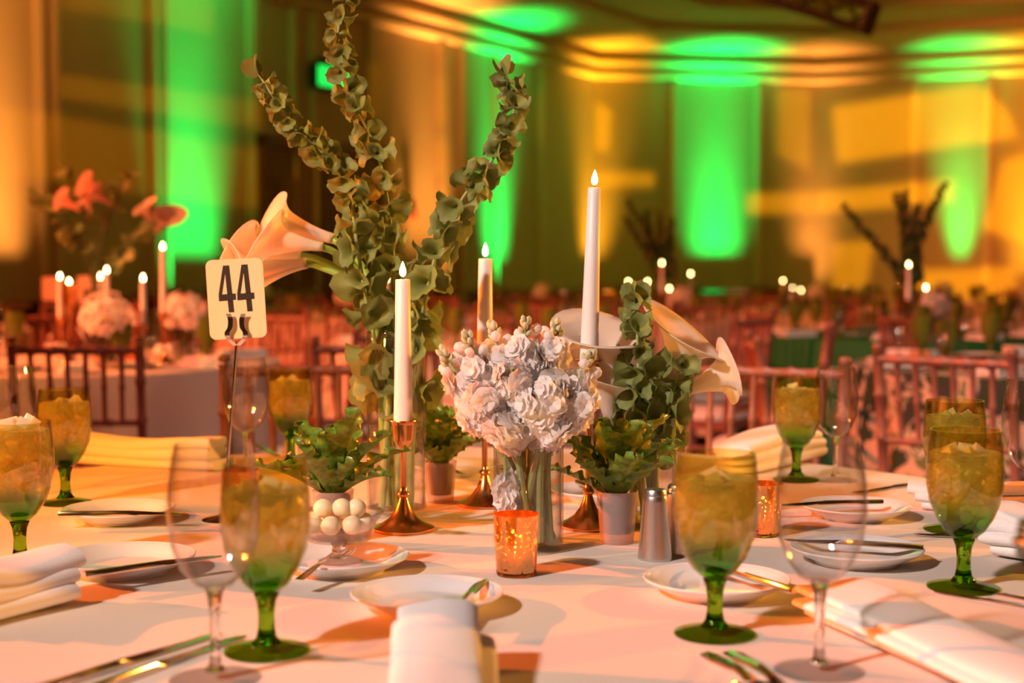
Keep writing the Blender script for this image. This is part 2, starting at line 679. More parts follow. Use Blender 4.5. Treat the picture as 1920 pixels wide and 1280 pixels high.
sweep('trim_1', [(0, 3.90), (0.07, 3.92), (0.09, 3.97), (0.05, 4.0), (0, 4.01)], M['trim'])
sweep('trim_2', [(0, 4.05), (0.10, 4.08), (0.14, 4.13), (0.08, 4.16), (0, 4.17)], M['trim'])
for nm, h, lo, hi in (('trim_3', .84, 0, 3), ('trim_40', .52, 2, 4)):
    sweep(nm, [(0, 0.0), (0.05, 0.0), (0.05, h - .07), (0.09, h - .05), (0.09, h - .01), (0, h)], M['dado'], False, lo, hi)
sweep('ceiling', [(0, 4.29), (0.35, 4.31), (0.8, 4.36), (1.2, 4.43), (1.2, 4.54), (1.7, 4.55), (2.2, 4.58), (2.2, 4.80), (3.0, 4.86), (8.0, 4.95)], M['wall'])

# upright panel mouldings on the walls
k = 4
for px, seg, wd in ((76, 0, .09), (104, 0, .09), (287, 0, .09), (309, 0, .09), (474, 0, .16), (548, 0, .07), (586, 0, .07), (692, 0, .08), (826, 0, .16),
                    (864, 0, .06), (926, 0, .10), (1012, 0, .10), (1262, 1, .10), (1420, 1, .10), (1712, 2, .10), (1850, 2, .10)):
    p, nv, t = wall_pt(px, 400, seg)
    mb = MB()
    rot = Matrix((t, nv, Vector((0, 0, 1)))).transposed()
    mb.box((p.x + nv.x * .02, p.y + nv.y * .02, 2.38), (wd, 0.05, 3.0), rot)
    mb.box((p.x + nv.x * .03, p.y + nv.y * .03, 2.38), (wd * .45, 0.07, 3.0), rot)
    struct(mb.build('trim_%d' % k, M['trim'], smooth=False))
    k += 1

# doorway in the left wall
p, nv, t = wall_pt(600, 400, 0)
rot = Matrix((t, nv, Vector((0, 0, 1)))).transposed()
dr = struct(thing('door_1', 'dark double door under the green exit sign', 'door', (p.x, p.y, 0)))
del dr['category']
for s in (-1, 1):
    mb = MB()
    mb.box((0, 0, 0), (0.9, 0.06, 2.3), rot)
    for zz in (-.55, .5):
        mb.box(rot @ Vector((0, .035, zz)), (0.6, 0.02, 0.75), rot)
    o = mb.build('door_leaf', M['doorwood'], dr, smooth=False)
    o.location = t * (0.47 * s) + nv * .02 + Vector((0, 0, 1.2))
    h = MB()
    h.tube([t * (-.36 * s) + nv * .07 + Vector((0, 0, -.25)), t * (-.36 * s) + nv * .07 + Vector((0, 0, .05))], .012)
    h.build('handle', M['steel'], o)
mb = MB()
mb.box(Vector((0, 0, 2.44)) + nv * .03, (2.2, .1, .12), rot)
for s in (-1, 1):
    mb.box(t * (1.02 * s) + Vector((0, 0, 1.25)) + nv * .03, (.12, .1, 2.5), rot)
mb.build('door_frame', M['doorwood'], dr, smooth=False)

# exit sign
p, nv, t = wall_pt(600, 148, 0)
rot = Matrix((t, nv, Vector((0, 0, 1)))).transposed()
ex = thing('exit_sign', 'glowing green emergency exit sign mounted over the door', 'sign', tuple(p + nv * .15))
mb = MB()
mb.box((0, 0, 0), (.62, .09, .28), rot)
mb.box(nv * -.1 + Vector((0, 0, .17)), (.3, .2, .06), rot)
mb.build('housing', M['black'], ex, smooth=False)
mb = MB()
mb.box(nv * .048, (.54, .012, .21), rot)
mb.build('lit_face', M['exitgreen'], ex, smooth=False)

# fire alarm
p, nv, t = wall_pt(765, 392, 0)
rot = Matrix((t, nv, Vector((0, 0, 1)))).transposed()
fa = thing('fire_alarm', 'small red fire alarm strobe on the panelled wall', 'alarm', tuple(p))
mb = MB()
mb.box(nv * .03 + Vector((0, 0, .04)), (.14, .06, .16), rot)
mb.build('housing', M['alarm'], fa, smooth=False)
mb = MB()
mb.box(nv * .05 + Vector((0, 0, -.07)), (.13, .09, .08), rot)
mb.build('strobe_lamp', M['alarmlamp'], fa, smooth=False)

# hanging truss
a, b = AT(1395, -40, 9.0), AT(1632, 34, 8.6)
tr = thing('lighting_truss', 'black box truss hanging below the ceiling', 'truss', tuple(a))
u = (b - a)
L = u.length
ux = u.normalized()
uy = Vector((0, 0, 1)).cross(ux).normalized()
uz = ux.cross(uy)
cor = [uy * s1 * .09 + uz * s2 * .075 for s1, s2 in ((-1, -1), (1, -1), (1, 1), (-1, 1))]
for cvec in cor:
    mb = MB()
    mb.tube([cvec, cvec + u], .022, 8)
    mb.build('chord', M['black'], tr)
nseg = 5
for i in range(nseg):
    mb = MB()
    for j in range(4):
        c1, c2 = cor[j], cor[(j + 1) % 4]
        mb.tube([c1 + u * (i / nseg), c2 + u * ((i + 1) / nseg)], .011, 6)
    mb.build('lattice_brace', M['black'], tr)
mb = MB()
mb.box(u, (.02, .22, .19), Matrix((ux, uy, uz)).transposed())
mb.build('end_plate', M['black'], tr, smooth=False)
mb = MB()
mb.tube([u * .3, u * .3 + Vector((0, 0, 4.95 - (a + u * .3).z))], .012, 6)
mb.build('hanging_rod', M['black'], tr)

# wall uplights (fixtures stand on the floor behind the tables)
GREEN, AMBER, YEL = (0.0, 1.0, 0.11), (1.0, 0.34, 0.05), (1.0, 0.42, 0.015)


def uplight(px, seg, color, power, wide=.55, dist=0.22, spread=28, z0=0.2, tilt=2.0):
    p, nv, t = wall_pt(px, 500, seg)
    d = bpy.data.lights.new('wall_uplight', 'AREA')
    d.shape = 'RECTANGLE'
    d.size = wide
    d.size_y = 0.07
    d.spread = math.radians(spread)
    d.color = color
    d.energy = power
    o = bpy.data.objects.new('wall_uplight', d)
    COL.objects.link(o)
    o.location = Vector((p.x, p.y, z0)) + nv * dist
    zl = (nv * math.sin(math.radians(tilt)) - Vector((0, 0, math.cos(math.radians(tilt))))).normalized()   # lamp shines along its -z
    o.rotation_euler = Matrix((t, zl.cross(t), zl)).transposed().to_euler()
    return o


uplight(356, 0, GREEN, 30, z0=.32, wide=.7)
uplight(930, 0, GREEN, 28, z0=.42)
uplight(1340, 1, GREEN, 46, z0=.05, wide=.6)
uplight(1800, 2, GREEN, 16, z0=.5, wide=.25)
uplight(-25, 0, AMBER, 26, z0=.32, wide=.7)
uplight(800, 0, AMBER, 22, z0=.5, wide=.9)
uplight(1110, 0, YEL, 30, z0=.08, wide=.5)
uplight(1525, 1, AMBER, 15, z0=.05, wide=.5)
uplight(1935, 2, YEL, 14)


def gobo(name, loc, target, color, power, size_deg, polys, base=0.2, soft=0.004):
    """pattern projector: bright convex patches (world points) over a dim wash"""
    o = spot(name, loc, target, color, power, size_deg, 0.5, 0.0)
    q = (Vector(target) - Vector(loc)).to_track_quat('-Z', 'Y').inverted()
    d = o.data
    d.use_nodes = True
    nt = d.node_tree
    em = [n for n in nt.nodes if n.type == 'EMISSION'][0]
    tc = nt.nodes.new('ShaderNodeTexCoord')
    sx = nt.nodes.new('ShaderNodeSeparateXYZ')
    nt.links.new(tc.outputs['Normal'], sx.inputs[0])
    cb = nt.nodes.new('ShaderNodeCombineXYZ')
    cb.inputs[2].default_value = 1.0
    for k in (0, 1):
        dv = N(nt, 'Math', operation='DIVIDE')
        nt.links.new(sx.outputs[k], dv.inputs[0])
        nt.links.new(sx.outputs[2], dv.inputs[1])
        nt.links.new(dv.outputs[0], cb.inputs[k])
    total = None
    for pts, wgt in polys:
        uv = []
        for p in pts:
            l = q @ (Vector(p) - Vector(loc))
            uv.append((l.x / l.z, l.y / l.z))
        area = sum(uv[i][0] * uv[(i + 1) % len(uv)][1] - uv[(i + 1) % len(uv)][0] * uv[i][1] for i in range(len(uv)))
        if area < 0:
            uv.reverse()
        acc = None
        for (x0, y0), (x1, y1) in zip(uv, uv[1:] + uv[:1]):
            ln = math.hypot(x1 - x0, y1 - y0) or 1e-9
            a_, b_ = -(y1 - y0) / ln, (x1 - x0) / ln
            dt = N(nt, 'VectorMath', operation='DOT_PRODUCT')
            dt.inputs[1].default_value = (a_, b_, -(a_ * x0 + b_ * y0))
            nt.links.new(cb.outputs[0], dt.inputs[0])
            mr = N(nt, 'MapRange')
            mr.inputs[1].default_value = -soft
            mr.inputs[2].default_value = soft
            nt.links.new(dt.outputs['Value'], mr.inputs[0])
            if acc is None:
                acc = mr.outputs[0]
            else:
                mu = N(nt, 'Math', operation='MULTIPLY')
                nt.links.new(acc, mu.inputs[0])
                nt.links.new(mr.outputs[0], mu.inputs[1])
                acc = mu.outputs[0]
        mu = N(nt, 'Math', operation='MULTIPLY_ADD')
        mu.inputs[1].default_value = wgt
        nt.links.new(acc, mu.inputs[0])
        if total is None:
            mu.inputs[2].default_value = base
        else:
            nt.links.new(total, mu.inputs[2])
        total = mu.outputs[0]
    nt.links.new(total, em.inputs['Strength'])
    return o


def wq(seg, *pts):
    return [wall_pt(x, y, seg)[0] for x, y in pts]


gobo('gold_pattern_projector', (1.0, 3.0, 4.4), (6.2, 21.0, 2.2), (1.0, 0.38, 0.0), 15000, 50, [
    (wq(2, (1560, 200), (1835, 158), (1895, 212), (1908, 258), (1570, 307)), 1.0),
    (wq(2, (1530, 360), (1790, 335), (1790, 378), (1530, 400)), 1.0),
    (wq(1, (1400, 363), (1527, 360), (1527, 400), (1400, 401)), .8),
    (wq(2, (1700, 508), (1900, 500), (1908, 585), (1715, 590)), 1.0),
    (wq(2, (1560, 455), (1640, 450), (1625, 540), (1560, 540)), .8),
    (wq(2, (1880, 300), (1960, 285), (1960, 470), (1845, 430)), 1.0),
    (wq(1, (1460, 165), (1520, 168), (1520, 320), (1458, 290)), .55),
    (wq(1, (1116, 192), (1148, 205), (1142, 285), (1116, 280)), .8),
    (wq(1, (1116, 322), (1226, 322), (1226, 350), (1116, 352)), .7)], 0.03)
gobo('bronze_pattern_projector', (2.4, 3.2, 4.4), (-2.2, 15.0, 2.6), (1.0, 0.33, 0.0), 1300, 75, [
    (wq(0, (112, -40), (400, 0), (400, 62), (112, 16)), .8),
    (wq(0, (112, 140), (490, 190), (490, 242), (112, 182)), .9),
    (wq(0, (0, 200), (490, 282), (490, 395), (0, 330)), .9),
    (wq(0, (540, 305), (600, 307), (600, 420), (540, 420)), .8),
    (wq(0, (690, 120), (720, 122), (720, 225), (690, 225)), .8),
    (wq(0, (725, 300), (770, 300), (770, 440), (725, 440)), .8),
    (wq(0, (812, 145), (842, 148), (842, 230), (812, 230)), 1.6),
    (wq(0, (812, 262), (842, 265), (842, 330), (812, 330)), 1.6),
    (wq(0, (812, 352), (842, 355), (842, 480), (812, 480)), 1.2),
    (wq(0, (918, 165), (940, 165), (940, 260), (918, 260)), 1.0),
    (wq(0, (1004, 180), (1022, 180), (1022, 265), (1004, 265)), .8)], 0.15)

# ------------------------------------------------------------------ the main table
TC = Vector((-0.08, 1.86, 0))
TR = 0.95


def draped(R, z=TABZ, folds=22, seg=132, amp=.035, drop=0.62, phase=0.0):
    prof = [(0, z), (R * .5, z), (R - .02, z), (R - .004, z - .003), (R, z - .012)]
    for i in range(1, 8):
        tt = i / 7
        prof.append((R + .015 * tt + .03 * tt * tt, z - .012 - drop * tt))

    def fn(a, zz, r):
        d = max(0.0, (z - .012 - zz) / drop)
        return 1 + amp * d * (math.sin(folds * a + phase) + .5 * math.sin((folds * .5 + 1) * a + 2)) / max(R, .1)
    m = MB()
    m.lathe(prof, seg, fn=fn)
    return m


tbl = thing('banquet_table', 'round banquet table hidden under the ivory cloth, set with card 44', 'table', (TC.x, TC.y, 0))
MB().lathe([(0, TABZ - .03), (TR - .02, TABZ - .03), (TR - .02, TABZ - .006), (0, TABZ - .006)], 64).build('tabletop', M['dado'], tbl)
for i in range(4):
    a = PI / 4 + i * PI / 2
    MB().tube([(.7 * math.cos(a), .7 * math.sin(a), 0), (.6 * math.cos(a), .6 * math.sin(a), TABZ - .03)], .016).build('leg', M['black'], tbl)
o = draped(TR).build('tablecloth', M['cloth'])
o.location = (TC.x, TC.y, 0)
tag(o, 'ivory tablecloth spread over the round table with card 44', 'tablecloth')

# --- goblets -------------------------------------------------------
gob_out = [(.0095, .0535), (.013, .056), (.021, .063), (.030, .077), (.0368, .094), (.0402, .113), (.0405, .128), (.0392, .150), (.0370, .172)]
gob_in = [(r - .0017, zz) for r, zz in reversed(gob_out)]
gob_in[-1] = (0.0, .0600)
gob_in[-2] = (.0100, .0605)


def flute(a, z, r):
    k = max(0.0, 1 - abs(z - .072) / .022)
    return 1 + .018 * k * math.cos(12 * a)


mb = MB()
mb.lathe([(.0, .0535)] + gob_out + gob_in, 48, fn=flute)
me_gbowl = mb.mesh('bowl', M['goblet'], True, 60)
mb = MB()
mb.lathe([(.0, .0535), (.0115, .0535), (.0085, .046), (.0072, .034), (.0075, .022), (.0092, .014), (.0135, .0085), (.0, .0080)], 32)
me_gstem = mb.mesh('stem', M['gobletstem'], True, 70)
mb = MB()
mb.lathe([(0, 0), (.037, 0), (.0385, .0012), (.0382, .0026), (.028, .0048), (.0135, .0080), (0, .0080)], 48)
me_gfoot = mb.mesh('foot', M['gobletfoot'], True, 50)


def water_mesh(top, lump):
    mb = MB()
    pr = []
    for i in range(14):
        zz = .0612 + (top - .0612) * i / 13
        rr = 0
        for (r0, z0), (r1, z1) in zip(gob_out[:-1], gob_out[1:]):
            if z0 <= zz <= z1:
                rr = r0 + (r1 - r0) * (zz - z0) / (z1 - z0)
        pr.append((max(.002, rr - .0024), zz))
    pr = [(0, .0612)] + pr + [(pr[-1][0] * .6, top + lump), (pr[-1][0] * .3, top + lump * .3), (0, top + lump * .8)]
    mb.lathe(pr, 40)
    return mb.mesh('iced_water', M['ice'], True, 60)


me_water = [water_mesh(.152, .001), water_mesh(.148, .0005), water_mesh(.163, .002)]


def ice_mesh(seed):
    rnd = random.Random(seed)
    mb = MB()
    mb.box((0, 0, 0), (.018, .015, .013))
    mb.v = [(x + rnd.uniform(-.003, .003), y + rnd.uniform(-.003, .003), z + rnd.uniform(-.002, .002)) for x, y, z in mb.v]
    return mb.mesh('ice_cube', M['icecube'], False)


me_ice = [ice_mesh(s) for s in range(3)]


def goblet(px, py, label, s=1.0, fill=0, seed=0, above=False):
    p = T(px, py)
    t = thing('water_goblet', label, 'goblet', tuple(p), random.uniform(0, 6), 'green goblets of iced water on the table with card 44')
    t.scale = (s, s, s)
    put('bowl', me_gbowl, t)
    put('stem', me_gstem, t)
    put('foot', me_gfoot, t)
    wz = (.152, .148, .160)[fill]
    put('iced_water', me_water[fill], t)
    rnd = random.Random(seed + 11)
    for i in range(5):
        a = i * 1.26 + rnd.uniform(-.3, .3)
        rr = rnd.uniform(.008, .022)
        zz = wz + rnd.uniform(-.006, -.002) + (.010 if above else 0)
        put('ice_cube', me_ice[i % 3], t, (rr * math.cos(a), rr * math.sin(a), zz), Euler((rnd.uniform(-1, 1), rnd.uniform(-1, 1), a)).to_quaternion(), .9)
    return t


goblet(38, 1062, 'green goblet with ice heaped above its rim, by the stacked napkin and plate', 1.0, 2, 1, True)
goblet(123, 943, 'green goblet of iced water beside the narrow tumbled napkin at the table rim', 1.0, 0, 2)
goblet(500, 1222, 'green goblet of iced water crossed by the clear wine glass bowl, before the butter dish', 1.02, 1, 3)
goblet(545, 872, 'green goblet of iced water behind the small potted fern by the butter dish', 1.0, 0, 4)
goblet(1340, 1190, 'green goblet of iced water between the steel shakers and a bread plate', 1.02, 1, 5)
goblet(1806, 1103, 'green goblet of iced water standing in front of another goblet by paired knives', 1.02, 1, 6)
goblet(1787, 994, 'green goblet of iced water half hidden behind a nearer goblet', 1.02, 0, 7)
goblet(1493, 900, 'green goblet of iced water beside a folded napkin and chair back', 1.0, 0, 8)

# --- wine glasses --------------------------------------------------
w_out = [(.0085, .078), (.018, .083), (.0285, .096), (.0362, .116), (.0396, .140), (.0388, .163), (.0355, .186), (.0322, .203)]
w_in = [(r - .0009, z) for r, z in reversed(w_out)]
w_in[-1] = (0, .0815)
mb = MB()
mb.lathe([(0, .078)] + w_out + w_in, 48)
me_wbowl = mb.mesh('bowl', M['glass'], True, 60)
mb = MB()
mb.lathe([(0, .0795), (.0085, .0785), (.0060, .070), (.0044, .055), (.0042, .028), (.0050, .014), (.0085, .0075), (0, .007)], 24)
me_wstem = mb.mesh('stem', M['stemglass'], True, 70)
mb = MB()
mb.lathe([(0, 0), (.039, 0), (.0398, .0008), (.039, .0018), (.022, .0036), (.0085, .0072), (0, .0073)], 48)
me_wfoot = mb.mesh('foot', M['footglass'], True, 50)


def wine(px, py, label, s=1.0):
    t = thing('wine_glass', label, 'wine glass', tuple(T(px, py)), 0, 'empty wine glasses on the table with card 44')
    t.scale = (s, s, s)
    put('bowl', me_wbowl, t)
    put('stem', me_wstem, t)
    put('foot', me_wfoot, t)
    return t


wine(404, 1272, 'empty clear wine glass overlapping the green goblet, below the number card', 1.0)
wine(1536, 1257, 'empty clear wine glass with its foot beside the long folded napkin', 1.0)
wine(22, 935, 'empty clear wine glass rising behind the goblet heaped with ice', 1.0)
wine(462, 896, 'empty clear wine glass behind the rod of the number card', 1.0)
wine(1566, 900, 'empty clear wine glass beside a goblet at the table edge near the gold-lit knife', .93)
wine(1932, 990, 'empty clear wine glass at the far side of the paired goblets', 1.0)

# --- bread plates ----------------------------------------------------
pl = [(0, .003), (.044, .003), (.046, 0), (.050, 0), (.053, .004), (.064, .009), (.0755, .0155), (.0785, .0175), (.0790, .0188), (.0780, .0196),
      (.0755, .0187), (.0740, .0181), (.0725, .0179), (.0700, .0166), (.0685, .0161), (.0600, .0118), (.0520, .0078), (.0480, .0068), (0, .0066)]
me_plate = MB().lathe(pl, 64).mesh('bread_plate', M['china'], True, 35)


def knife_mesh(total=.165, blade=.068, broad=.0085, hand=.0055, name='butter_knife', point=.4):
    """handle along +x from 0, blade to total; lies on z=0"""
    h = total - blade
    up = [(0, hand * .75), (.004, hand * .98), (h * .5, hand * .82), (h - .012, hand * .70), (h - .003, hand * .55), (h + .006, hand * .7), (h + .02, broad * .95),
          (total - .02, broad), (total - .006, broad * .55), (total, -hand * point)]
    lo = [(total - .012, -hand * .72), (h + .01, -hand * .72), (h, -hand * .55), (h - .012, -hand * .70), (h * .5, -hand * .82), (.004, -hand * .98), (0, -hand * .75)]
    out = up + lo
    mb = MB()
    n = len(out)

    def th(x):
        return .0028 if x < h else .0009
    rows = []
    for f, zz in ((1.0, 0.0), (1.0, .45), (.72, 1.0)):
        rows.append([(x if f == 1 else x, y * f, .0004 + 2 * th(x) * zz) for x, y in out])
    mb.grid(rows, closed=True)
    b = len(mb.v) - n
    mb.f.append(tuple(b + i for i in range(n)))
    mb.m.append(0)
    mb.f.append(tuple(reversed(range(n))))
    mb.m.append(0)
    return mb.mesh(name, M['steel'], True, 35)


me_bknife = knife_mesh()
me_dknife = knife_mesh(.225, .115, .0095, .0058, 'dinner_knife')


def fork_mesh():
    mb = MB()
    # handle and neck swept, then the head and four tines
    xs = [0, .004, .03, .07, .10, .118, .128, .140, .150]
    ws = [.0085, .0100, .0085, .0062, .0042, .0036, .0062, .0115, .0122]
    zs = [.0, .0, .003, .009, .011, .008, .004, .001, .0015]
    rows = []
    for x, wd, z in zip(xs, ws, zs):
        rows.append([(x, -wd, z), (x, 0, z + .0016), (x, wd, z), (x, 0, z - .0004)])
    mb.grid(rows, closed=True)
    for i in range(4):
        y = -.0095 + i * .00635
        mb.tube([(.148, y, .0014), (.165, y, .0005), (.185, y, .003), (.198, y * .95, .008)], [.0019, .0017, .0014, .0007], 6)
    return mb.mesh('fork', M['steel'], True, 40)


def spoon_mesh(name='dessert_spoon'):
    mb = MB()
    rows = []
    for x, wd, z in ((0, .0060, .001), (.004, .0085, .001), (.012, .0096, .0015), (.03, .0090, .004), (.06, .0068, .010), (.09, .0046, .013), (.115, .0036, .009)):
        rows.append([(x, -wd, z), (x, 0, z + .0018), (x, wd, z), (x, 0, z - .0004)])
    mb.grid(rows, closed=True)
    mb.f.append((0, 1, 2, 3))
    mb.m.append(0)
    rows = []
    for i in range(9):
        v = i / 8
        wd = .0205 * math.sin(PI * (0.08 + .92 * v) ** .8) + .0006
        rows.append([(.113 + .06 * v, wd * math.cos(PI * j / 8), .009 - .008 * math.sin(PI * j / 8) * math.sin(PI * min(1, .1 + v)) - .004 * v) for j in range(9)])
    mb.grid(rows)
    return mb.mesh(name, M['steel'], True, 50)


me_fork, me_spoon = fork_mesh(), spoon_mesh()


def lay(name, mesh, a, b, label, cat, group=None, z=0.0, tilt=0.0, anchor=0.0, s=1.0, roll=0.0):
    """lays a piece of cutlery from pixel a (handle end) towards pixel b"""
    pa, pb = T(a[0], a[1], TABZ + z), T(b[0], b[1], TABZ + z)
    d = pb - pa
    o = put(name, mesh, None, tuple(pa))
    o.rotation_mode = 'XYZ'
    o.rotation_euler = (roll, -tilt, math.atan2(d.y, d.x))
    o.scale = (s, s, s)
    return tag(o, label, cat, group)


GP = 'white bread plates around the table with card 44'


def plate(px, py, label, s=1.0, z=0.0):
    p = T(px, py + 8)
    o = put('bread_plate', me_plate, None, (p.x, p.y, TABZ + z), None, s)
    o.rotation_mode = 'XYZ'
    return tag(o, label, 'plate', GP)


plate(801, 1134, 'white bread plate with a green-glinting butter knife, partly under the front napkin')
plate(1343, 1106, 'white bread plate behind the goblet next to the steel shakers')
plate(1606, 1046, 'white bread plate with a knife laid across, beside the clear wine glass bowl')
plate(1604, 962, 'small white bread plate seen through and beside the wine glass bowl', .98)
plate(1128, 930, 'white bread plate partly hidden behind the fern near the tall candlestick', .98)
plate(852, 880, 'white bread plate behind the flower vase near the table rim', .98)
plate(222, 968, 'white bread plate with a knife along it, near the tumbled napkin', .98)
plate(232, 1064, 'white bread plate with a butter knife angled toward the wine glass', 1.04)
plate(640, 1062, 'white bread plate under the glass butter dish, with a fork on it', 1.0)
GK = 'butter knives laid on bread plates'
lay('butter_knife', me_bknife, (842, 1158), (906, 1094), 'steel butter knife with green reflection, its handle under the front napkin', 'knife', GK, .019, .0)
lay('butter_knife', me_bknife, (1490, 1113), (1378, 1078), 'steel butter knife on the plate behind the goblet by the shakers', 'knife', GK, .0186)
lay('butter_knife', me_bknife, (1732, 1031), (1600, 1022), 'steel butter knife crossing the plate beside the wine glass bowl', 'knife', GK, .0187)
lay('butter_knife', me_bknife, (1655, 944), (1560, 946), 'steel butter knife on the small plate behind the wine glass bowl', 'knife', GK, .0186)
lay('butter_knife', me_bknife, (1082, 906), (1150, 930), 'steel butter knife on the plate hidden behind the fern', 'knife', GK, .0186)
lay('butter_knife', me_bknife, (800, 868), (866, 890), 'steel butter knife on the plate behind the flower vase', 'knife', GK, .0186)
lay('butter_knife', me_bknife, (110, 967), (318, 965), 'steel butter knife lying across the plate near the tumbled napkin', 'knife', GK, .0187)
lay('butter_knife', me_bknife, (158, 1082), (362, 1052), 'steel butter knife angled across the plate beside the wine glass stem', 'knife', GK, .0192)
lay('fork', me_fork, (560, 1086), (700, 1030), 'steel fork resting on the plate under the butter dish', 'fork', None, .017, .06, s=.62)
lay('dinner_knife', me_dknife, (60, 1302), (398, 1194), 'steel dinner knife with a green-lit blade, longer of the pair by the wine glass stem', 'knife', None, .001)
lay('dinner_knife', me_dknife, (130, 1312), (436, 1202), 'steel dinner knife lying close against the longer knife, blade behind the stem', 'knife', None, .001)
lay('dessert_spoon', me_spoon, (1326, 1226), (1440, 1330), 'steel spoon with green reflection on its rounded handle end', 'spoon', None, .001)
lay('fork', me_fork, (1372, 1222), (1480, 1322), 'steel fork whose handle end reflects bright green', 'fork', None, .001)
lay('dinner_knife', me_dknife, (1935, 1141), (1850, 1126), 'steel knife lying by the foot of the front goblet of the pair', 'knife', None, .001, s=.5)
lay('dinner_knife', me_dknife, (1960, 1132), (1868, 1114), 'steel knife beside another knife, touching the goblet foot', 'knife', None, .001, s=.5)
lay('butter_knife', me_bknife, (1962, 1012), (1856, 1008), 'steel butter knife lying under the edge of the small napkin fold', 'knife', None, .001)
lay('dinner_knife', me_dknife, (1735, 907), (1622, 921), 'steel knife glowing gold at the rim of the table', 'knife', None, .001, s=.75)
lay('dinner_knife', me_dknife, (478, 836), (545, 868), 'dark shadowed steel knife at the table rim behind the fern', 'knife', None, .001, s=.8)


# --- napkins -----------------------------------------------------------
def napkin(a, b, width, label, z0=0.0, z1=0.0, layers=3, seed=0, thick=.0042, puff=1.0, extra=0.0):
    pa, pb = T(*a), T(*b)
    rnd = random.Random(seed)
    t = thing('folded_napkin', label, 'napkin', tuple(pa), 0, 'white folded napkins on the table with card 44')
    d = pb - pa
    Ln = d.length + extra
    d.normalize()
    side = Vector((0, 0, 1)).cross(d)
    gap = thick * 1.75 * puff
    ph = rnd.uniform(0, 6)
    for ly in range(layers):
        # every layer is a soft folded slab, a little narrower and shifted
        wl = width * (1 - .06 * ly)
        sh = (rnd.uniform(-.05, .05) + (.07 if ly == 0 else 0)) * width
        l0 = -.008 * ly * (1 if ly else 0) + rnd.uniform(-.004, .004)
        rows = []
        nl = 18
        for i in range(nl + 1):
            v = i / nl
            endk = min(1.0, min(v, 1 - v) * 9 + .25) ** .5
            cx = pa + d * (l0 + Ln * v)
            zc = z0 + (z1 - z0) * v + .0015 + gap * (ly + .5) + .0035 * (ly + 1) / layers * math.sin(v * 5 + ph + ly * .6) * (.5 + puff * .5)
            row = []
            hw = wl / 2 * (1 + .03 * math.sin(v * 7 + ly + ph))
            hh = gap * .74 * (.7 + .3 * endk)
            for k in range(16):
                an = 2 * PI * k / 16
                ca, sa = math.cos(an), math.sin(an)
                x = hw * (abs(ca) ** .45) * (1 if ca > 0 else -1)
                zz = hh * (abs(sa) ** .8) * (1 if sa > 0 else -1)
                zz += .0022 * math.sin(x / wl * 6 + v * 3 + ph) * (ly + 1) / layers * puff
                q = cx + side * (x + sh) + Vector((0, 0, max(-.5, zc + zz)))
                q.z = max(q.z, TABZ + .0006)
                row.append(q - pa)
            rows.append(row)
        mb = MB()
        mb.grid(rows, closed=True)
        n = 16
        mb.f.append(tuple(reversed(range(n))))
        mb.m.append(0)
        mb.f.append(tuple(len(mb.v) - n + k for k in range(n)))
        mb.m.append(0)
        mb.build('napkin_fold', M['napkin'], t, sharp=75)
    return t


napkin((822, 1262), (818, 1500), .080, 'white folded napkin resting on the rim of the plate with the green-glinting knife', .020, .004, 3, 1, .0055, 1.2)
napkin((1568, 1160), (2010, 1352), .092, 'long white folded napkin lying beside the wine glass foot', .004, .004, 3, 2, .0050, 1.0)
napkin((98, 1126), (-140, 1180), .080, 'white folded napkin with a loose corner in front of the goblet heaped with ice', .006, .004, 3, 3, .0060, 1.4)
napkin((160, 866), (420, 880), .075, 'long white napkin tumbled along the table rim beside a goblet', .0, .0, 3, 4, .0060, 1.5)
napkin((1385, 888), (1520, 858), .085, 'white napkin draped between the potted fern and a goblet at the table rim', .002, .006, 3, 5, .0065, 1.5)
napkin((1880, 1040), (2010, 1062), .075, 'small white napkin with fanned folds behind the paired knives', .004, .004, 4, 6, .0055, 1.3)
napkin((1730, 950), (1990, 965), .075, 'white napkin lying behind the two overlapping goblets', .0, .0, 3, 7, .0055, 1.2)


# --- candles -----------------------------------------------------------
def flame_mesh(h=.021, r=.0046):
    return MB().lathe([(0, 0), (r * .65, h * .08), (r, h * .28), (r * .85, h * .5), (r * .45, h * .78), (0, h)], 16)


me_flame = flame_mesh().mesh('flame', M['flame'], True, 80)


def candlestick(px, py, H, label):
    p = T(px, py)
    o = MB().lathe([(0, 0), (.0405, 0), (.0420, .0025), (.0415, .0045), (.0380, .0060), (.030, .0095), (.020, .0165), (.012, .027), (.0075, .038), (.0055, .0445),
                    (.0078, .0465), (.0086, .049), (.0075, .0515), (.0048, .0535), (.0042, .060), (.0042, H - .040), (.0062, H - .037), (.0105, H - .032), (.0130, H - .026),
                    (.0132, H - .0255), (.0150, H - .006), (.0165, H - .0015), (.0195, H), (.0192, H + .0012), (.0150, H + .0004), (.0142, H - .003), (.0135, H - .018), (0, H - .018)],
                   40).build('candlestick', M['copper'], sharp=50)
    o.location = p
    return tag(o, label, 'candlestick', 'copper candlesticks on the table with card 44'), p


def taper(p, H, top_h, label, lean=(0, 0), r0=.0130, r1=.0098):
    z0 = H - .0178
    t = thing('taper_candle', label, 'candle', (p.x, p.y, TABZ + z0), 0, 'white taper candles on the table with card 44')
    t.rotation_euler = (lean[1], lean[0], 0)
    hh = top_h - z0
    MB().lathe([(0, 0), (r0 * .98, 0), (r0, .02), ((r0 + r1) / 2, hh * .5), (r1, hh - .001), (r1 * .9, hh), (0, hh - .0008)], 32).build('wax', M['wax'], t, sharp=50)
    o = MB().tube([(0, 0, hh - .001), (0, 0, hh + .005)], .0007, 6).build('wick', M['wick'], t)
    put('flame', me_flame, t, (0, 0, hh + .003))
    return t


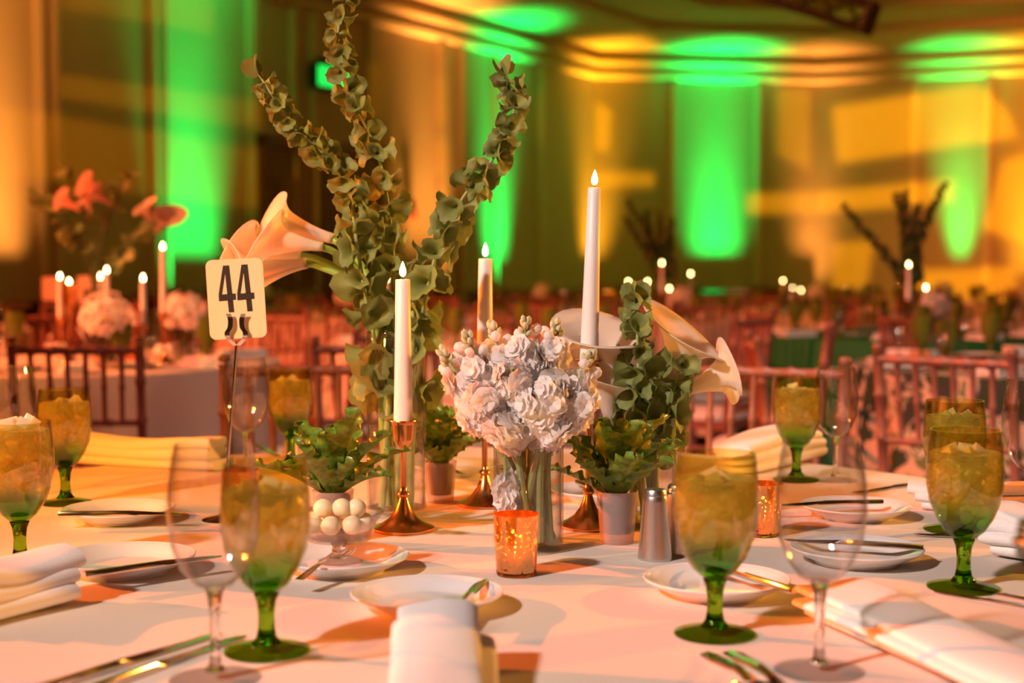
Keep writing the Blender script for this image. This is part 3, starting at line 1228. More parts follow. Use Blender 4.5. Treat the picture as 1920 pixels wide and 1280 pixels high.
c1, p1 = candlestick(757, 994, .1480, 'copper candlestick with a bell-shaped foot in front of the tall cylinder vase')
taper(p1, .1480, .3370, 'white lit taper candle in front of the tall cylinder vase')
c2, p2 = candlestick(1103, 988, .2270, 'tall copper candlestick between the white stock flowers and the potted fern')
taper(p2, .2270, .4600, 'tallest lit taper candle, beside the white stock flowers', (.028, 0), .0128, .0088)
c3, p3 = candlestick(909, 947, .1900, 'copper candlestick half hidden behind the vase of white stock')
taper(p3, .1900, .3660, 'white taper candle rising behind the white stock flowers', (.006, 0), .0125, .0100)


# --- votives ------------------------------------------------------------
def votive(px, py, label, s=1.0):
    p = T(px, py)
    t = thing('votive_holder', label, 'votive', tuple(p), 0, 'speckled copper glass votive holders')
    t.scale = (s, s, s)
    MB().lathe([(0, .0050), (.0228, .0050), (.0232, .0075), (.0262, .0695), (.0266, .0705), (.0256, .0705), (.0225, .010), (0, .009)], 40).build('glass_cup', M['mercury'], t, sharp=50)
    MB().lathe([(0, 0), (.0215, 0), (.0228, .0015), (.0230, .0052), (0, .0052)], 40).build('glass_base', M['amberbase'], t, sharp=50)
    c = thing('tealight_candle', 'glowing tealight inside the votive, ' + label.split(',')[-1].strip(), 'candle', (p.x, p.y, p.z + .0095 * s), 0, 'tealights in votive holders')
    c.scale = (s, s, s)
    MB().lathe([(0, 0), (.018, 0), (.018, .016), (0, .0155)], 24).build('wax', M['wax'], c)
    put('flame', me_flame, c, (0, 0, .0165))
    d = bpy.data.lights.new('votive_glow', 'POINT')
    d.color = (1.0, .50, .12)
    d.energy = .45
    d.shadow_soft_size = .006
    lo = bpy.data.objects.new('votive_glow', d)
    COL.objects.link(lo)
    lo.location = (p.x, p.y, p.z + .042 * s)
    return t


M['amberbase'] = solid_glass('amber_solid_glass', (1.0, .62, .30), .02)
votive(968, 1077, 'speckled copper votive holder, in front of the vase of white stock')
votive(1430, 1003, 'speckled copper votive holder, between the goblet and the wine glass bowl', .98)
votive(452, 972, 'speckled copper votive holder, behind the goblet that stands before the butter dish', .98)


# --- shakers --------------------------------------------------------------
def shaker(px, py, label, s=1.0):
    t = thing('salt_shaker', label, 'shaker', tuple(T(px, py)), 0, 'brushed steel shakers')
    t.scale = (s, s, s)
    MB().lathe([(0, 0), (.0208, 0), (.0212, .001), (.0208, .004), (.0152, .070), (.0150, .0745), (.0140, .0775), (0, .0775)], 40).build('body', M['brushed'], t, sharp=40)
    m = MB().lathe([(.0140, .0772), (.0137, .0825), (.0122, .0852), (0, .0862)], 40)
    m.build('cap', M['brushed'], t, sharp=40)
    return t


shaker(1228, 1048, 'brushed steel conical shaker beside the frosted fern pot')
shaker(1272, 1036, 'brushed steel conical shaker half hidden by a goblet')
shaker(546, 868, 'small steel shaker glinting behind the fern near the table rim', .72)

# --- butter dish -----------------------------------------------------------
bp = T(636, 1064)
bd = thing('butter_dish', 'footed clear glass dish holding butter balls on a white plate', 'dish', (bp.x, bp.y, TABZ + .0066))
MB().lathe([(0, .026), (.036, .0268), (.0390, .031), (.0430, .047), (.0515, .0585), (.0520, .0600), (.0506, .0602), (.0415, .048), (.0375, .0325), (.035, .0295), (0, .029)], 48,
           fn=lambda a, z, r: 1 + .01 * math.cos(10 * a) * (z > .045)).build('bowl', M['dishglass'] if 'dishglass' in M else M['vaseglass'], bd, sharp=50)
MB().lathe([(0, .0265), (.012, .0262), (.0080, .020), (.0085, .012), (.018, .005), (.0245, .003), (.0245, 0), (0, 0)], 32).build('foot', M['stemglass'], bd, sharp=50)
rb = random.Random(5)
me_bb = MB()
rows = []
for i in range(9):
    th = PI * i / 8
    rows.append([(.0118 * math.sin(th) * math.cos(2 * PI * j / 16) * (1 + .03 * math.sin(5 * j)), .0118 * math.sin(th) * math.sin(2 * PI * j / 16), .0118 * math.cos(th)) for j in range(16)])
me_bb.grid(rows, closed=True)
me_bball = me_bb.mesh('butter_ball', M['butter'], True, 80)
bb = [(-.026, -.010, .041), (-.006, -.020, .041), (.016, -.016, .041), (.026, .004, .041), (.008, .012, .041), (-.014, .014, .041), (-.030, .008, .041), (-.016, -.004, .0585), (.004, -.004, .059), (.019, -.001, .058)]
for x, y, z in bb:
    o = put('butter_ball', me_bball, None, (bp.x + x * 1.1, bp.y + y * 1.1, TABZ + .0066 + z + .006), None, (1, 1, .95))
    tag(o, 'pale butter ball heaped in the footed glass dish', 'butter', 'butter balls in the glass dish')


# --- number card -------------------------------------------------------------
cp = T(420, 976)
top = AT(444, 640, cp.y)
nc = thing('number_card_stand', 'table number stand holding the rounded ivory card printed 44', 'card stand', tuple(cp))
MB().lathe([(0, 0), (.030, 0), (.031, .002), (.028, .005), (.008, .008), (.004, .012), (0, .012)], 32).build('base', M['steel'], nc, sharp=50)
rt = top - cp
MB().tube([(0, 0, .008), rt], .0021, 10).build('rod', M['steel'], nc)
cw, ch = .0790, .1100
cc = AT(443, 560, cp.y - .006) - cp
cm = Matrix.Rotation(math.radians(3.0), 3, 'Y').to_4x4()
cm = Matrix.Rotation(-math.radians(2.6), 4, 'Y')


def rounded(wd, h, r, n=6):
    pts = []
    for cx, cy, a0 in ((wd / 2 - r, h / 2 - r, 0), (-wd / 2 + r, h / 2 - r, PI / 2), (-wd / 2 + r, -h / 2 + r, PI), (wd / 2 - r, -h / 2 + r, 1.5 * PI)):
        for i in range(n + 1):
            a = a0 + PI / 2 * i / n
            pts.append((cx + r * math.cos(a), cy + r * math.sin(a)))
    return pts


up = Matrix(((1, 0, 0, 0), (0, 0, -1, 0), (0, 1, 0, 0), (0, 0, 0, 1)))   # xy outline -> standing in the xz plane, front towards -y
card = MB().prism(rounded(cw, ch, .009), -.0007, .0007).build('card', M['card'], nc, smooth=False)
cardm = Matrix.Translation(cc) @ Matrix.Rotation(math.radians(-3.0), 4, 'Y') @ up
card.matrix_local = cardm
# digits: crop pixels -> card units (the card is 640 x 860 crop px)
sx = cw / 628.0


def dig(pts, dx):
    return [((x + dx - 380) * sx, -(y - 560) * sx) for x, y in pts]


outer = [(257, 190), (325, 190), (340, 500), (378, 500), (378, 570), (343, 570), (348, 705), (290, 705), (287, 575), (190, 575), (190, 505)]
inner = [(270, 300), (283, 505), (228, 505)]


def four(dx):
    bm = bmesh.new()
    o_ = [(x, y) for x, y in dig(outer, dx)]
    # strips: stroke by stroke so that the counter stays open
    quads = [[(257, 190), (325, 190), (328, 260), (276, 275)], [(257, 190), (276, 275), (228, 505), (190, 505)], [(276, 275), (328, 260), (342, 505), (285, 505)],
             [(190, 505), (378, 500), (378, 570), (190, 578)], [(285, 570), (345, 570), (350, 705), (291, 705)]]
    m = MB()
    for q in quads:
        m.prism(dig(q, dx), .0007, .0010)
    bm.free()
    return m


for dx in (0, 203):
    o = four(dx).build('digit', M['ink'], nc, smooth=False)
    o.matrix_local = cardm
clip = MB()
base = AT(444, 634, cp.y - .008) - cp
for s in (-1, 1):
    pts = [base + Vector((s * .002, 0, -.010)), base + Vector((s * .011, -.003, .000)), base + Vector((s * .0125, -.004, .008)), base + Vector((s * .0085, -.004, .015)),
           base + Vector((s * .0078, -.004, .026)), base + Vector((s * .0105, -.005, .034))]
    pp = smooth_path(pts, 4)
    rows = []
    for q in pp:
        rows.append([q + Vector((-.0034, -.0008, 0)), q + Vector((.0034, -.0008, 0)), q + Vector((.0034, .0008, 0)), q + Vector((-.0034, .0008, 0))])
    clip.grid(rows, closed=True)
clip.build('clip', M['steel'], nc)


# ------------------------------------------------------------------ vases and flowers
def vase(px, py, r, h, water, label):
    p = T(px, py)
    t = thing('cylinder_vase', label, 'vase', tuple(p), 0, 'clear cylinder vases on the table with card 44')
    MB().lathe([(0, .0105), (r, .0105), (r, h - .001), (r - .0006, h), (r - .0020, h), (r - .0024, h - .001), (r - .0024, .0115), (0, .0115)], 56).build('glass_wall', M['vaseglass'], t, sharp=45)
    MB().lathe([(0, 0), (r - .003, 0), (r, .003), (r, .0104), (0, .0104)], 56).build('glass_base', M['footglass'], t, sharp=45)
    MB().lathe([(0, .012), (r - .003, .012), (r - .003, water - .0006), (r - .0026, water), (r - .005, water - .001), (0, water - .001)], 48).build('water', M['water'], t, sharp=45)
    return t, p


v1, vp1 = vase(744, 964, .0425, .262, .124, 'tallest clear cylinder vase holding the high bells of Ireland')
v2, vp2 = vase(991, 1030, .0437, .132, .104, 'clear cylinder vase holding the white stock flowers')
v3, vp3 = vase(1209, 982, .0430, .148, .110, 'clear cylinder vase behind the fern, holding short bells and callas')


def bell_mesh(seed):
    rnd = random.Random(seed)
    ph = [rnd.uniform(0, 6) for _ in range(4)]
    rows = []
    for i in range(7):
        v = i / 6
        row = []
        for j in range(20):
            a = 2 * PI * j / 20
            lob = 1 + .09 * math.cos(5 * a + ph[0]) * v ** 3 + .14 * math.cos(2 * a + ph[1]) * v ** 2 + .06 * math.cos(9 * a + ph[3]) * v ** 4
            rr = (.14 + .66 * v ** 1.05 + .18 * v ** 5) * lob
            zz = 1.25 * v ** .85 - .16 * v ** 5 + .09 * math.cos(5 * a + ph[2]) * v ** 3 + .22 * math.cos(a + ph[3]) * v * v
            row.append((rr * math.cos(a), rr * math.sin(a), zz))
        rows.append(row)
    mb = MB()
    mb.grid(rows, closed=True)
    mb.add([(0, 0, 0)] + rows[0], [(0, 1 + (j + 1) % 20, 1 + j) for j in range(20)])
    return mb.mesh('bell', M['bell'], True, 80)


me_bell = [bell_mesh(s) for s in range(4)]


def crown_leaf_mesh():
    rows = []
    for i in range(8):
        v = i / 7
        wd = (.55 * math.sin(PI * min(1, .12 + .8 * v)) ** .7) * (1 + .12 * (i % 2))
        rows.append([(x * wd, v * 1.1, .10 * math.sin(3 * v) + .12 * abs(x)) for x in (-1, -.5, 0, .5, 1)])
    mb = MB()
    mb.grid(rows)
    return mb.mesh('crown_leaf', M['bell'], True, 80)


me_cleaf = crown_leaf_mesh()


def bells_stem(base, pts, label, r=.0036, start=.15, node0=.034, node1=.011, size0=.0250, size1=.012, seed=0, crown=True, per=5, group='bells of Ireland in the vases with card 44'):
    rnd = random.Random(seed)
    root = thing('bells_of_ireland', label, 'flower', tuple(base), 0, group)
    path = [p - base for p in smooth_path([base] + pts, 8)]
    cum = [0]
    for a, b in zip(path[:-1], path[1:]):
        cum.append(cum[-1] + (b - a).length)
    tot = cum[-1]
    MB().tube(path, [r * (1 - .55 * c / tot) for c in cum], 8).build('stem', M['stem'], root)

    def at(s):
        for i in range(len(cum) - 1):
            if cum[i + 1] >= s:
                k = (s - cum[i]) / max(1e-9, cum[i + 1] - cum[i])
                return path[i].lerp(path[i + 1], k), (path[i + 1] - path[i]).normalized()
        return path[-1], (path[-1] - path[-2]).normalized()

    s = tot * start
    i = 0
    while s < tot:
        f = min(1.0, max(0.0, (s / tot - start) / (1 - start)))
        p, tg = at(s)
        u = tg.orthogonal().normalized()
        wv = tg.cross(u)
        sz = size0 + (size1 - size0) * f ** 1.3
        n = per if f < .85 else per - 1
        for k in range(n):
            a = 2 * PI * k / n + i * .55 + rnd.uniform(-.45, .45)
            out = u * math.cos(a) + wv * math.sin(a)
            d = (out + tg * rnd.uniform(-.25, .75) + Vector((0, 0, rnd.uniform(-.75, .15)))).normalized()
            sc = sz * rnd.uniform(.85, 1.25)
            put('bell', me_bell[rnd.randrange(4)], root, p + out * r * .6, zq(d, rnd.uniform(0, 6)), (sc, sc * rnd.uniform(.7, 1), sc))
        s += node0 + (node1 - node0) * f
        i += 1
    if crown:
        p, tg = at(tot)
        for k in range(3):
            a = 2.1 * k + seed
            u = tg.orthogonal().normalized()
            out = u * math.cos(a) + tg.cross(u) * math.sin(a)
            d = (tg + out * .6).normalized()
            # leaf grows along its +y
            q = d.to_track_quat('Y', 'Z')
            put('crown_leaf', me_cleaf, root, p, q @ Quaternion((0, 1, 0), rnd.uniform(0, 3)), size1 * 2.1)
    return root


def pts_at(lst):
    return [AT(x, y, Y) for x, y, Y in lst]


Y1 = vp1.y
bells_stem(vp1 + Vector((-.010, -.005, .014)), pts_at([(716, 800, Y1), (702, 640, Y1 - .01), (686, 560, Y1 - .02), (668, 450, Y1 - .03), (655, 360, Y1 - .03), (622, 305, Y1 - .04), (570, 255, Y1 - .05),
           (515, 185, Y1 - .06), (486, 140, Y1 - .06)]), 'bells of Ireland spike bending toward the exit sign', seed=1, start=.26, node0=.056, node1=.015, per=4)
bells_stem(vp1 + Vector((.006, .012, .014)), pts_at([(752, 800, Y1 + .01), (748, 640, Y1 + .01), (738, 500, Y1), (728, 390, Y1), (708, 290, Y1), (676, 215, Y1), (646, 150, Y1), (632, 80, Y1), (648, 0, Y1),
           (668, -40, Y1)]), 'tallest bells of Ireland spike, crossing in front of the exit sign', seed=2, start=.18, node0=.056, node1=.019, size0=.0225, size1=.012, per=4)
bells_stem(vp1 + Vector((.014, -.004, .014)), pts_at([(776, 800, Y1), (782, 660, Y1), (802, 540, Y1 - .02), (830, 440, Y1 - .03), (872, 365, Y1 - .04), (915, 310, Y1 - .05), (948, 258, Y1 - .05), (964, 200, Y1 - .05),
           (950, 140, Y1 - .05)]), 'bells of Ireland spike curving over the candle behind the stock flowers', seed=3, start=.26, node0=.056, node1=.015, per=4)
# pale lower stalks standing in the tall vase
for i, (dx, dy, ax, ay) in enumerate(((-.020, -.012, .014, .006), (.004, -.020, .004, .012), (.020, -.012, .004, -.002), (.018, .016, -.006, .0))):
    a = vp1 + Vector((dx, dy, .013))
    o = MB().tube([(0, 0, 0), (ax * .4, ay * .4, .08), (ax, ay, .19), (ax * 1.3, ay * 1.3, .29)], [.0058, .0052, .0046, .0035], 10).build('flower_stalk', M['stem'])
    o.location = a
    tag(o, 'pale bare stalk standing in the water of the tallest vase', 'stalk', 'stalks in the tallest vase')

Y3 = vp3.y
bells_stem(vp3 + Vector((-.004, -.012, .014)), pts_at([(1203, 850, Y3 - .01), (1200, 760, Y3 - .03), (1196, 660, Y3 - .03), (1194, 590, Y3 - .03), (1193, 562, Y3 - .03)]),
           'short bells of Ireland spike standing straight before the callas', seed=4, start=.36, node0=.036, node1=.018, size0=.0215, size1=.012, per=4)
bells_stem(vp3 + Vector((.014, -.006, .014)), pts_at([(1232, 850, Y3 - .01), (1252, 770, Y3 - .02), (1272, 700, Y3 - .03), (1286, 668, Y3 - .03)]),
           'short bells of Ireland spike leaning toward the chair back', seed=5, start=.40, node0=.036, node1=.022, size0=.0225, size1=.018, crown=False, per=4)
bells_stem(vp3 + Vector((-.016, -.002, .014)), pts_at([(1180, 860, Y3 - .01), (1172, 790, Y3 - .02), (1168, 740, Y3 - .03)]),
           'stubby bells of Ireland spike at the vase rim above the fern', seed=6, start=.50, node0=.036, node1=.024, size0=.019, size1=.017, crown=False, per=4)


# --- callas -----------------------------------------------------------------
def calla_mesh(seed, Lc=.105, R=.034):
    rnd = random.Random(seed)
    rows = []
    nv_, nu = 16, 30
    for i in range(nv_ + 1):
        v = i / nv_
        row = []
        for j in range(nu + 1):
            u = -PI * 1.06 + 2 * PI * 1.06 * j / nu
            tipk = (.5 + .5 * math.cos(u))                  # 1 at the pointed side
            wrap = .002 * (u / PI)
            rr = .0058 + R * .80 * (v ** 1.8) + wrap * v
            fl = max(0, v - .70) / .30
            rr += R * fl ** 1.6 * (.42 + .10 * math.sin(2 * u + seed) + .10 * tipk)
            zz = Lc * v * (.80 + .26 * tipk ** 1.5) - .016 * fl * fl * (1.15 - tipk)
            tip = max(0, v - .78) / .22 * tipk ** 12
            rr += tip * .010
            zz += tip * .010
            row.append((rr * math.cos(u), rr * math.sin(u), zz - tip * .004))
        rows.append(row)
    mb = MB()
    mb.grid(rows)
    return mb


me_calla = [calla_mesh(s).mesh('spathe', M['spathe'], True, 80) for s in (0, 1, 2)]
me_spadix = MB().lathe([(0, .012), (.0030, .014), (.0042, .03), (.0038, .05), (0, .058)], 12).mesh('spadix', M['spadix'], True, 80)


def calla(base, pts, d, label, roll=0.0, s=1.0, kind=0, group='calla lilies on the table with card 44'):
    root = thing('calla_lily', label, 'flower', tuple(base), 0, group)
    path = [p - base for p in smooth_path([base] + pts, 6)]
    MB().tube(path, [.0050] * (len(path) - 3) + [.0052, .0055, .0058], 10).build('stem', M['callastem'], root)
    q = zq(d, roll)
    e = path[-1] - Vector(d).normalized() * .004
    o = put('spathe', me_calla[kind], root, e, q, s)
    md = o.modifiers.new('thick', 'SOLIDIFY')
    md.thickness = .0012
    put('spadix', me_spadix, root, e, q, s)
    return root


cb = vp1 + Vector((-.012, -.010, .014))
calla(cb, pts_at([(716, 760, Y1), (704, 610, Y1 + .005), (668, 535, Y1 + .02), (600, 500, Y1 + .03), (570, 494, Y1 + .03)]), (-1, .04, -.16), 'lowest peach-lit calla lily reaching behind the number card', 2.4, 1.12, 0)
calla(cb + Vector((.004, .006, 0)), pts_at([(722, 760, Y1), (712, 610, Y1 + .02), (678, 520, Y1 + .03), (630, 475, Y1 + .01), (600, 462, Y1)]), (-1, -.02, .10), 'middle calla lily of the cluster above the number card', -1.2, .95, 1)
calla(cb + Vector((.008, .010, 0)), pts_at([(726, 760, Y1), (716, 610, Y1 + .01), (688, 515, Y1 + .03), (650, 468, Y1 + .04), (620, 446, Y1 + .05)]), (-1, .06, .26), 'uppermost calla lily of the cluster above the number card', 3.4, 1.10, 2)
calla(cb + Vector((-.002, .014, 0)), pts_at([(714, 760, Y1 + .02), (706, 620, Y1 + .04), (672, 530, Y1 + .08), (600, 488, Y1 + .10), (560, 478, Y1 + .10)]), (-1, .05, .02), 'calla lily at the back of the cluster above the number card', 5.2, 1.1, 0)
cb = vp3 + Vector((.002, .010, .014))
calla(cb, pts_at([(1188, 860, Y3 + .01), (1160, 810, Y3 + .0), (1150, 775, Y3 + .0)]), (-.10, .10, 1), 'broad orange-lit calla lily behind the tallest candle', -1.9, 1.38, 0)
calla(cb + Vector((.010, 0, 0)), pts_at([(1216, 860, Y3 + .01), (1236, 800, Y3 + .02), (1246, 762, Y3 + .02)]), (.30, .12, .95), 'orange-lit calla lily with a tip pointing over the chairs', .3, 1.30, 1)
calla(cb + Vector((.016, -.004, 0)), pts_at([(1230, 860, Y3), (1262, 780, Y3 + .0), (1280, 735, Y3 + .0)]), (.82, .42, .30), 'calla lily drooping over the chair rail', .3, 1.0, 2)
calla(cb + Vector((-.016, .004, 0)), pts_at([(1184, 860, Y3 + .02), (1150, 780, Y3 + .04), (1124, 722, Y3 + .05)]), (-.55, .22, .72), 'pale calla lily between the stock flowers and tallest candle', 3.0, 1.0, 1)
calla(cb + Vector((0, .01, 0)), pts_at([(1196, 860, Y3 + .02), (1160, 824, Y3 - .01), (1146, 806, Y3 - .02)]), (-.16, -.05, .97), 'low greenish calla lily at the rim of the vase behind the fern', -1.7, .85, 2)


# --- stock flowers ------------------------------------------------------------
def floret_mesh(seed, R=.0165):
    rnd = random.Random(seed)
    mb = MB()
    for lay_ in range(3):
        n = (5, 5, 4)[lay_]
        rad = R * (1.0, .78, .5)[lay_]
        lift = (.12, .45, .9)[lay_]
        for k in range(n):
            a0 = 2 * PI * k / n + lay_ * .6 + rnd.uniform(-.2, .2)
            rows = []
            ph = rnd.uniform(0, 6)
            for i in range(5):
                v = i / 4
                row = []
                for j in range(6):
                    x = (j / 5 - .5) * 2
                    wd = rad * (.18 + .55 * math.sin(PI * min(1, .12 + .62 * v)))
                    rr = rad * v * (1 - .10 * x * x)
                    z = rad * (lift * v - .30 * v * v + .13 * math.sin(4 * x + ph) * v * v + .15 * x * x * v)
                    ca, sa = math.cos(a0), math.sin(a0)
                    row.append((rr * ca - wd * x * sa, rr * sa + wd * x * ca, z + lay_ * .0015))
                rows.append(row)
            mb.grid(rows)
    return mb.mesh('floret', M['petal'], True, 80)


me_floret = [floret_mesh(s) for s in range(4)]
mb = MB()
mb.lathe([(0, 0), (.0032, .002), (.0042, .006), (.0034, .011), (0, .0145)], 10, fn=lambda a, z, r: 1 + .12 * math.cos(4 * a))
me_bud = mb.mesh('bud', M['bud'], True, 60)
mb = MB()
mb.lathe([(0, 0), (.0030, .002), (.0062, .007), (.0068, .012), (.0048, .017), (0, .019)], 12, fn=lambda a, z, r: 1 + .14 * math.cos(4 * a + z * 200))
me_bigbud = mb.mesh('opening_bud', M['petal'], True, 60)


def stock(base, pts, label, seed=0, buds=6, nfl=9, spread=.020, flen=.085, head=.030):
    rnd = random.Random(seed)
    root = thing('stock_flower', label, 'flower', tuple(base), 0, 'white stock stems in the front vase')
    path = [p - base for p in smooth_path([base] + pts, 8)]
    MB().tube(path, [.0052 - .0030 * i / len(path) for i in range(len(path))], 8).build('stem', M['stem'], root)
    cum = [0]
    for a, b in zip(path[:-1], path[1:]):
        cum.append(cum[-1] + (b - a).length)
    tot = cum[-1]

    def at(s):
        s = max(0, min(tot, s))
        for i in range(len(cum) - 1):
            if cum[i + 1] >= s:
                k = (s - cum[i]) / max(1e-9, cum[i + 1] - cum[i])
                return path[i].lerp(path[i + 1], k), (path[i + 1] - path[i]).normalized()
        return path[-1], (path[-1] - path[-2]).normalized()
    for k in range(buds):
        p, tg = at(tot - .0025 * k)
        u = tg.orthogonal().normalized()
        a = 2.4 * k + seed
        out = u * math.cos(a) + tg.cross(u) * math.sin(a)
        d = (tg + out * (.15 + .12 * k)).normalized()
        put('bud', me_bud, root, p + out * .002, zq(d, a), rnd.uniform(.75, 1.0))
    for k in range(3 if buds else 0):
        p, tg = at(tot - .016 - .005 * k)
        u = tg.orthogonal().normalized()
        a = 1.7 * k + seed * 2
        out = u * math.cos(a) + tg.cross(u) * math.sin(a)
        d = (tg * .7 + out).normalized()
        put('opening_bud', me_bigbud, root, p + out * .006, zq(d, a), rnd.uniform(.8, 1.05))
    for k in range(nfl):
        p, tg = at(tot - head - flen * (k / nfl))
        u = tg.orthogonal().normalized()
        a = 2.4 * k + seed
        out = u * math.cos(a) + tg.cross(u) * math.sin(a)
        d = (tg * rnd.uniform(.1, .5) + out).normalized()
        put('floret', me_floret[rnd.randrange(4)], root, p + out * spread * rnd.uniform(.55, 1.0), zq(d, rnd.uniform(0, 6)), rnd.uniform(.95, 1.25))
    return root


Y2 = vp2.y
SP = [((832, 664), -.01, -.02, .020, 'white stock stem leaning furthest toward the tall vase'),
      ((876, 632), -.02, .0, .012, 'white stock stem with a budded tip in front of the candle'),
      ((925, 618), .0, .02, .004, 'white stock stem whose green tip overlaps the candle'),
      ((985, 606), -.03, .0, -.002, 'tall white stock stem with a fan of green buds'),
      ((1043, 610), -.01, .01, -.008, 'white stock stem with twin pointed buds near the tallest candle'),
      ((1105, 668), -.02, .0, -.016, 'white stock stem leaning toward the tallest candlestick'),
      ((960, 690), -.05, -.02, .006, 'white stock stem crowded with open florets at the front'),
      ((1040, 715), -.05, -.02, -.010, 'white stock stem with orange-lit florets facing the goblet'),
      ((900, 735), -.05, -.02, .014, 'white stock stem with low florets hanging toward the vase rim'),
      ((1000, 745), -.055, -.02, -.002, 'short white stock stem with florets just above the vase mouth'),
      ((1070, 760), -.03, .0, -.012, 'short white stock stem on the side of the tall candlestick')]
SP += [((872, 752), -.03, -.02, .012, 'low white stock stem spreading toward the potted fern in shade'),
       ((1102, 738), -.03, .0, -.014, 'low white stock stem brushing the tall copper candlestick'),
       ((935, 792), -.06, -.02, .008, 'lowest white stock stem over the vase rim on the tall vase side'),
       ((1046, 798), -.05, -.02, -.008, 'lowest white stock stem over the vase rim on the fern side')]
for i, ((tx, ty), dy, by, bx, lb) in enumerate(SP):
    ga = i * 2.4
    mid = vp2 + Vector(((tx - 991) / 130 * .027, -.012 + .016 * math.sin(ga), .122))
    tip = AT(tx, ty, Y2 + dy)
    m2 = mid.lerp(tip, .45) + Vector((0, 0, .006))
    low = ty > 680
    stock(vp2 + Vector((.031 * math.cos(ga), .028 * math.sin(ga), .014)), [mid, m2, tip], lb, i, buds=0 if low else 7, nfl=10 if low else 9, flen=.045 if low else .070, spread=.016 if low else .017, head=.004 if low else .028)
# one cluster that hangs inside the glass
stock(vp2 + Vector((-.02, -.018, .016)), [vp2 + Vector((-.025, -.025, .07)), vp2 + Vector((-.030, -.026, .120))], 'drooping white stock stem pressed against the inside of the vase', 31, buds=0, nfl=6, spread=.008, flen=.035)


# --- potted ferns ------------------------------------------------------------------
def fern_leaf_mesh(seed, wav=5):
    rnd = random.Random(seed)
    rows = []
    n = 30
    ph = rnd.uniform(0, 6)
    curl = rnd.uniform(.15, .55)
    for i in range(n + 1):
        v = i / n
        wd = .165 * (math.sin(PI * min(1.0, .10 + .87 * v)) ** .55)
        if i == n:
            wd = .010
        rows.append([])
        y = v * (1 - .10 * v * v)
        z = curl * v ** 2.4
        for x in (-1, -.72, -.36, 0, .36, .72, 1):
            wave = .045 * abs(x) ** 1.6 * math.sin(wav * 2 * PI * v + ph + (1.3 if x > 0 else 0)) * min(1, 3 * v)
            rows[-1].append((x * wd * (1 + .05 * math.sin(wav * 2 * PI * v + ph)), y, .07 * abs(x) + wave - z * .6))
    mb = MB()
    mb.grid(rows)
    return mb.mesh('leaf', M['leaf'], True, 80)


me_fleaf = [fern_leaf_mesh(s, 4 + s % 3) for s in range(5)]


def fern(px, py, label, n=15, s=1.0, seed=0, ln=.085, aims=None):
    rnd = random.Random(seed)
    t = thing('potted_fern', label, 'plant', tuple(T(px, py)), 0, 'small potted ferns on the table with card 44')
    t.scale = (s, s, s)
    MB().lathe([(0, .001), (.0205, 0), (.0215, .0015), (.0265, .064), (.0272, .0675), (.0262, .0675), (.0205, .003), (0, .003)], 40).build('pot', M['frosted'], t, sharp=45)
    MB().lathe([(0, .014), (.0175, .013), (.0225, .057), (.0215, .061), (0, .062)], 24).build('soil', M['soil'], t, sharp=45)
    for k in range(n):
        a = 2.4 * k + seed
        el = .62 + .86 * (k / n) + rnd.uniform(-.12, .12)
        el = min(1.45, el)
        d = Vector((math.cos(a) * math.cos(el), math.sin(a) * math.cos(el), math.sin(el)))
        side = d.cross(Vector((0, 0, 1))).normalized()
        nrm = side.cross(d).normalized()
        R_ = Matrix((side, d, nrm)).transposed()
        o = put('leaf', me_fleaf[rnd.randrange(5)], t, Vector((math.cos(a) * .006, math.sin(a) * .006, .056)), R_.to_quaternion(), ln * rnd.uniform(.72, 1.12))
    return t


fern(625, 1016, 'potted fern with wavy leaves standing behind the butter dish', 17, 1.0, 1, .128)
fern(826, 941, 'potted fern in shade between the tall vase and the white stock', 15, .92, 2, .118)
fern(1157, 1017, 'potted fern with broad leaves beside the steel shakers', 16, 1.0, 3, .125)


# ------------------------------------------------------------------ chairs
def bamboo(a, b, r, nodes=4, seg=8):
    a, b = Vector(a), Vector(b)
    pts, rad = [], []
    Lb = (b - a).length
    for i in range(nodes + 1):
        v = i / nodes
        for dv, k in ((-.010, 1.0), (-.004, 1.28), (.004, 1.28), (.010, 1.0)):
            q = v + dv / Lb
            if 0 <= q <= 1:
                pts.append(a.lerp(b, q))
                rad.append(r * k)
    return pts, rad


CW, CH, SEATZ = .36, .90, .445


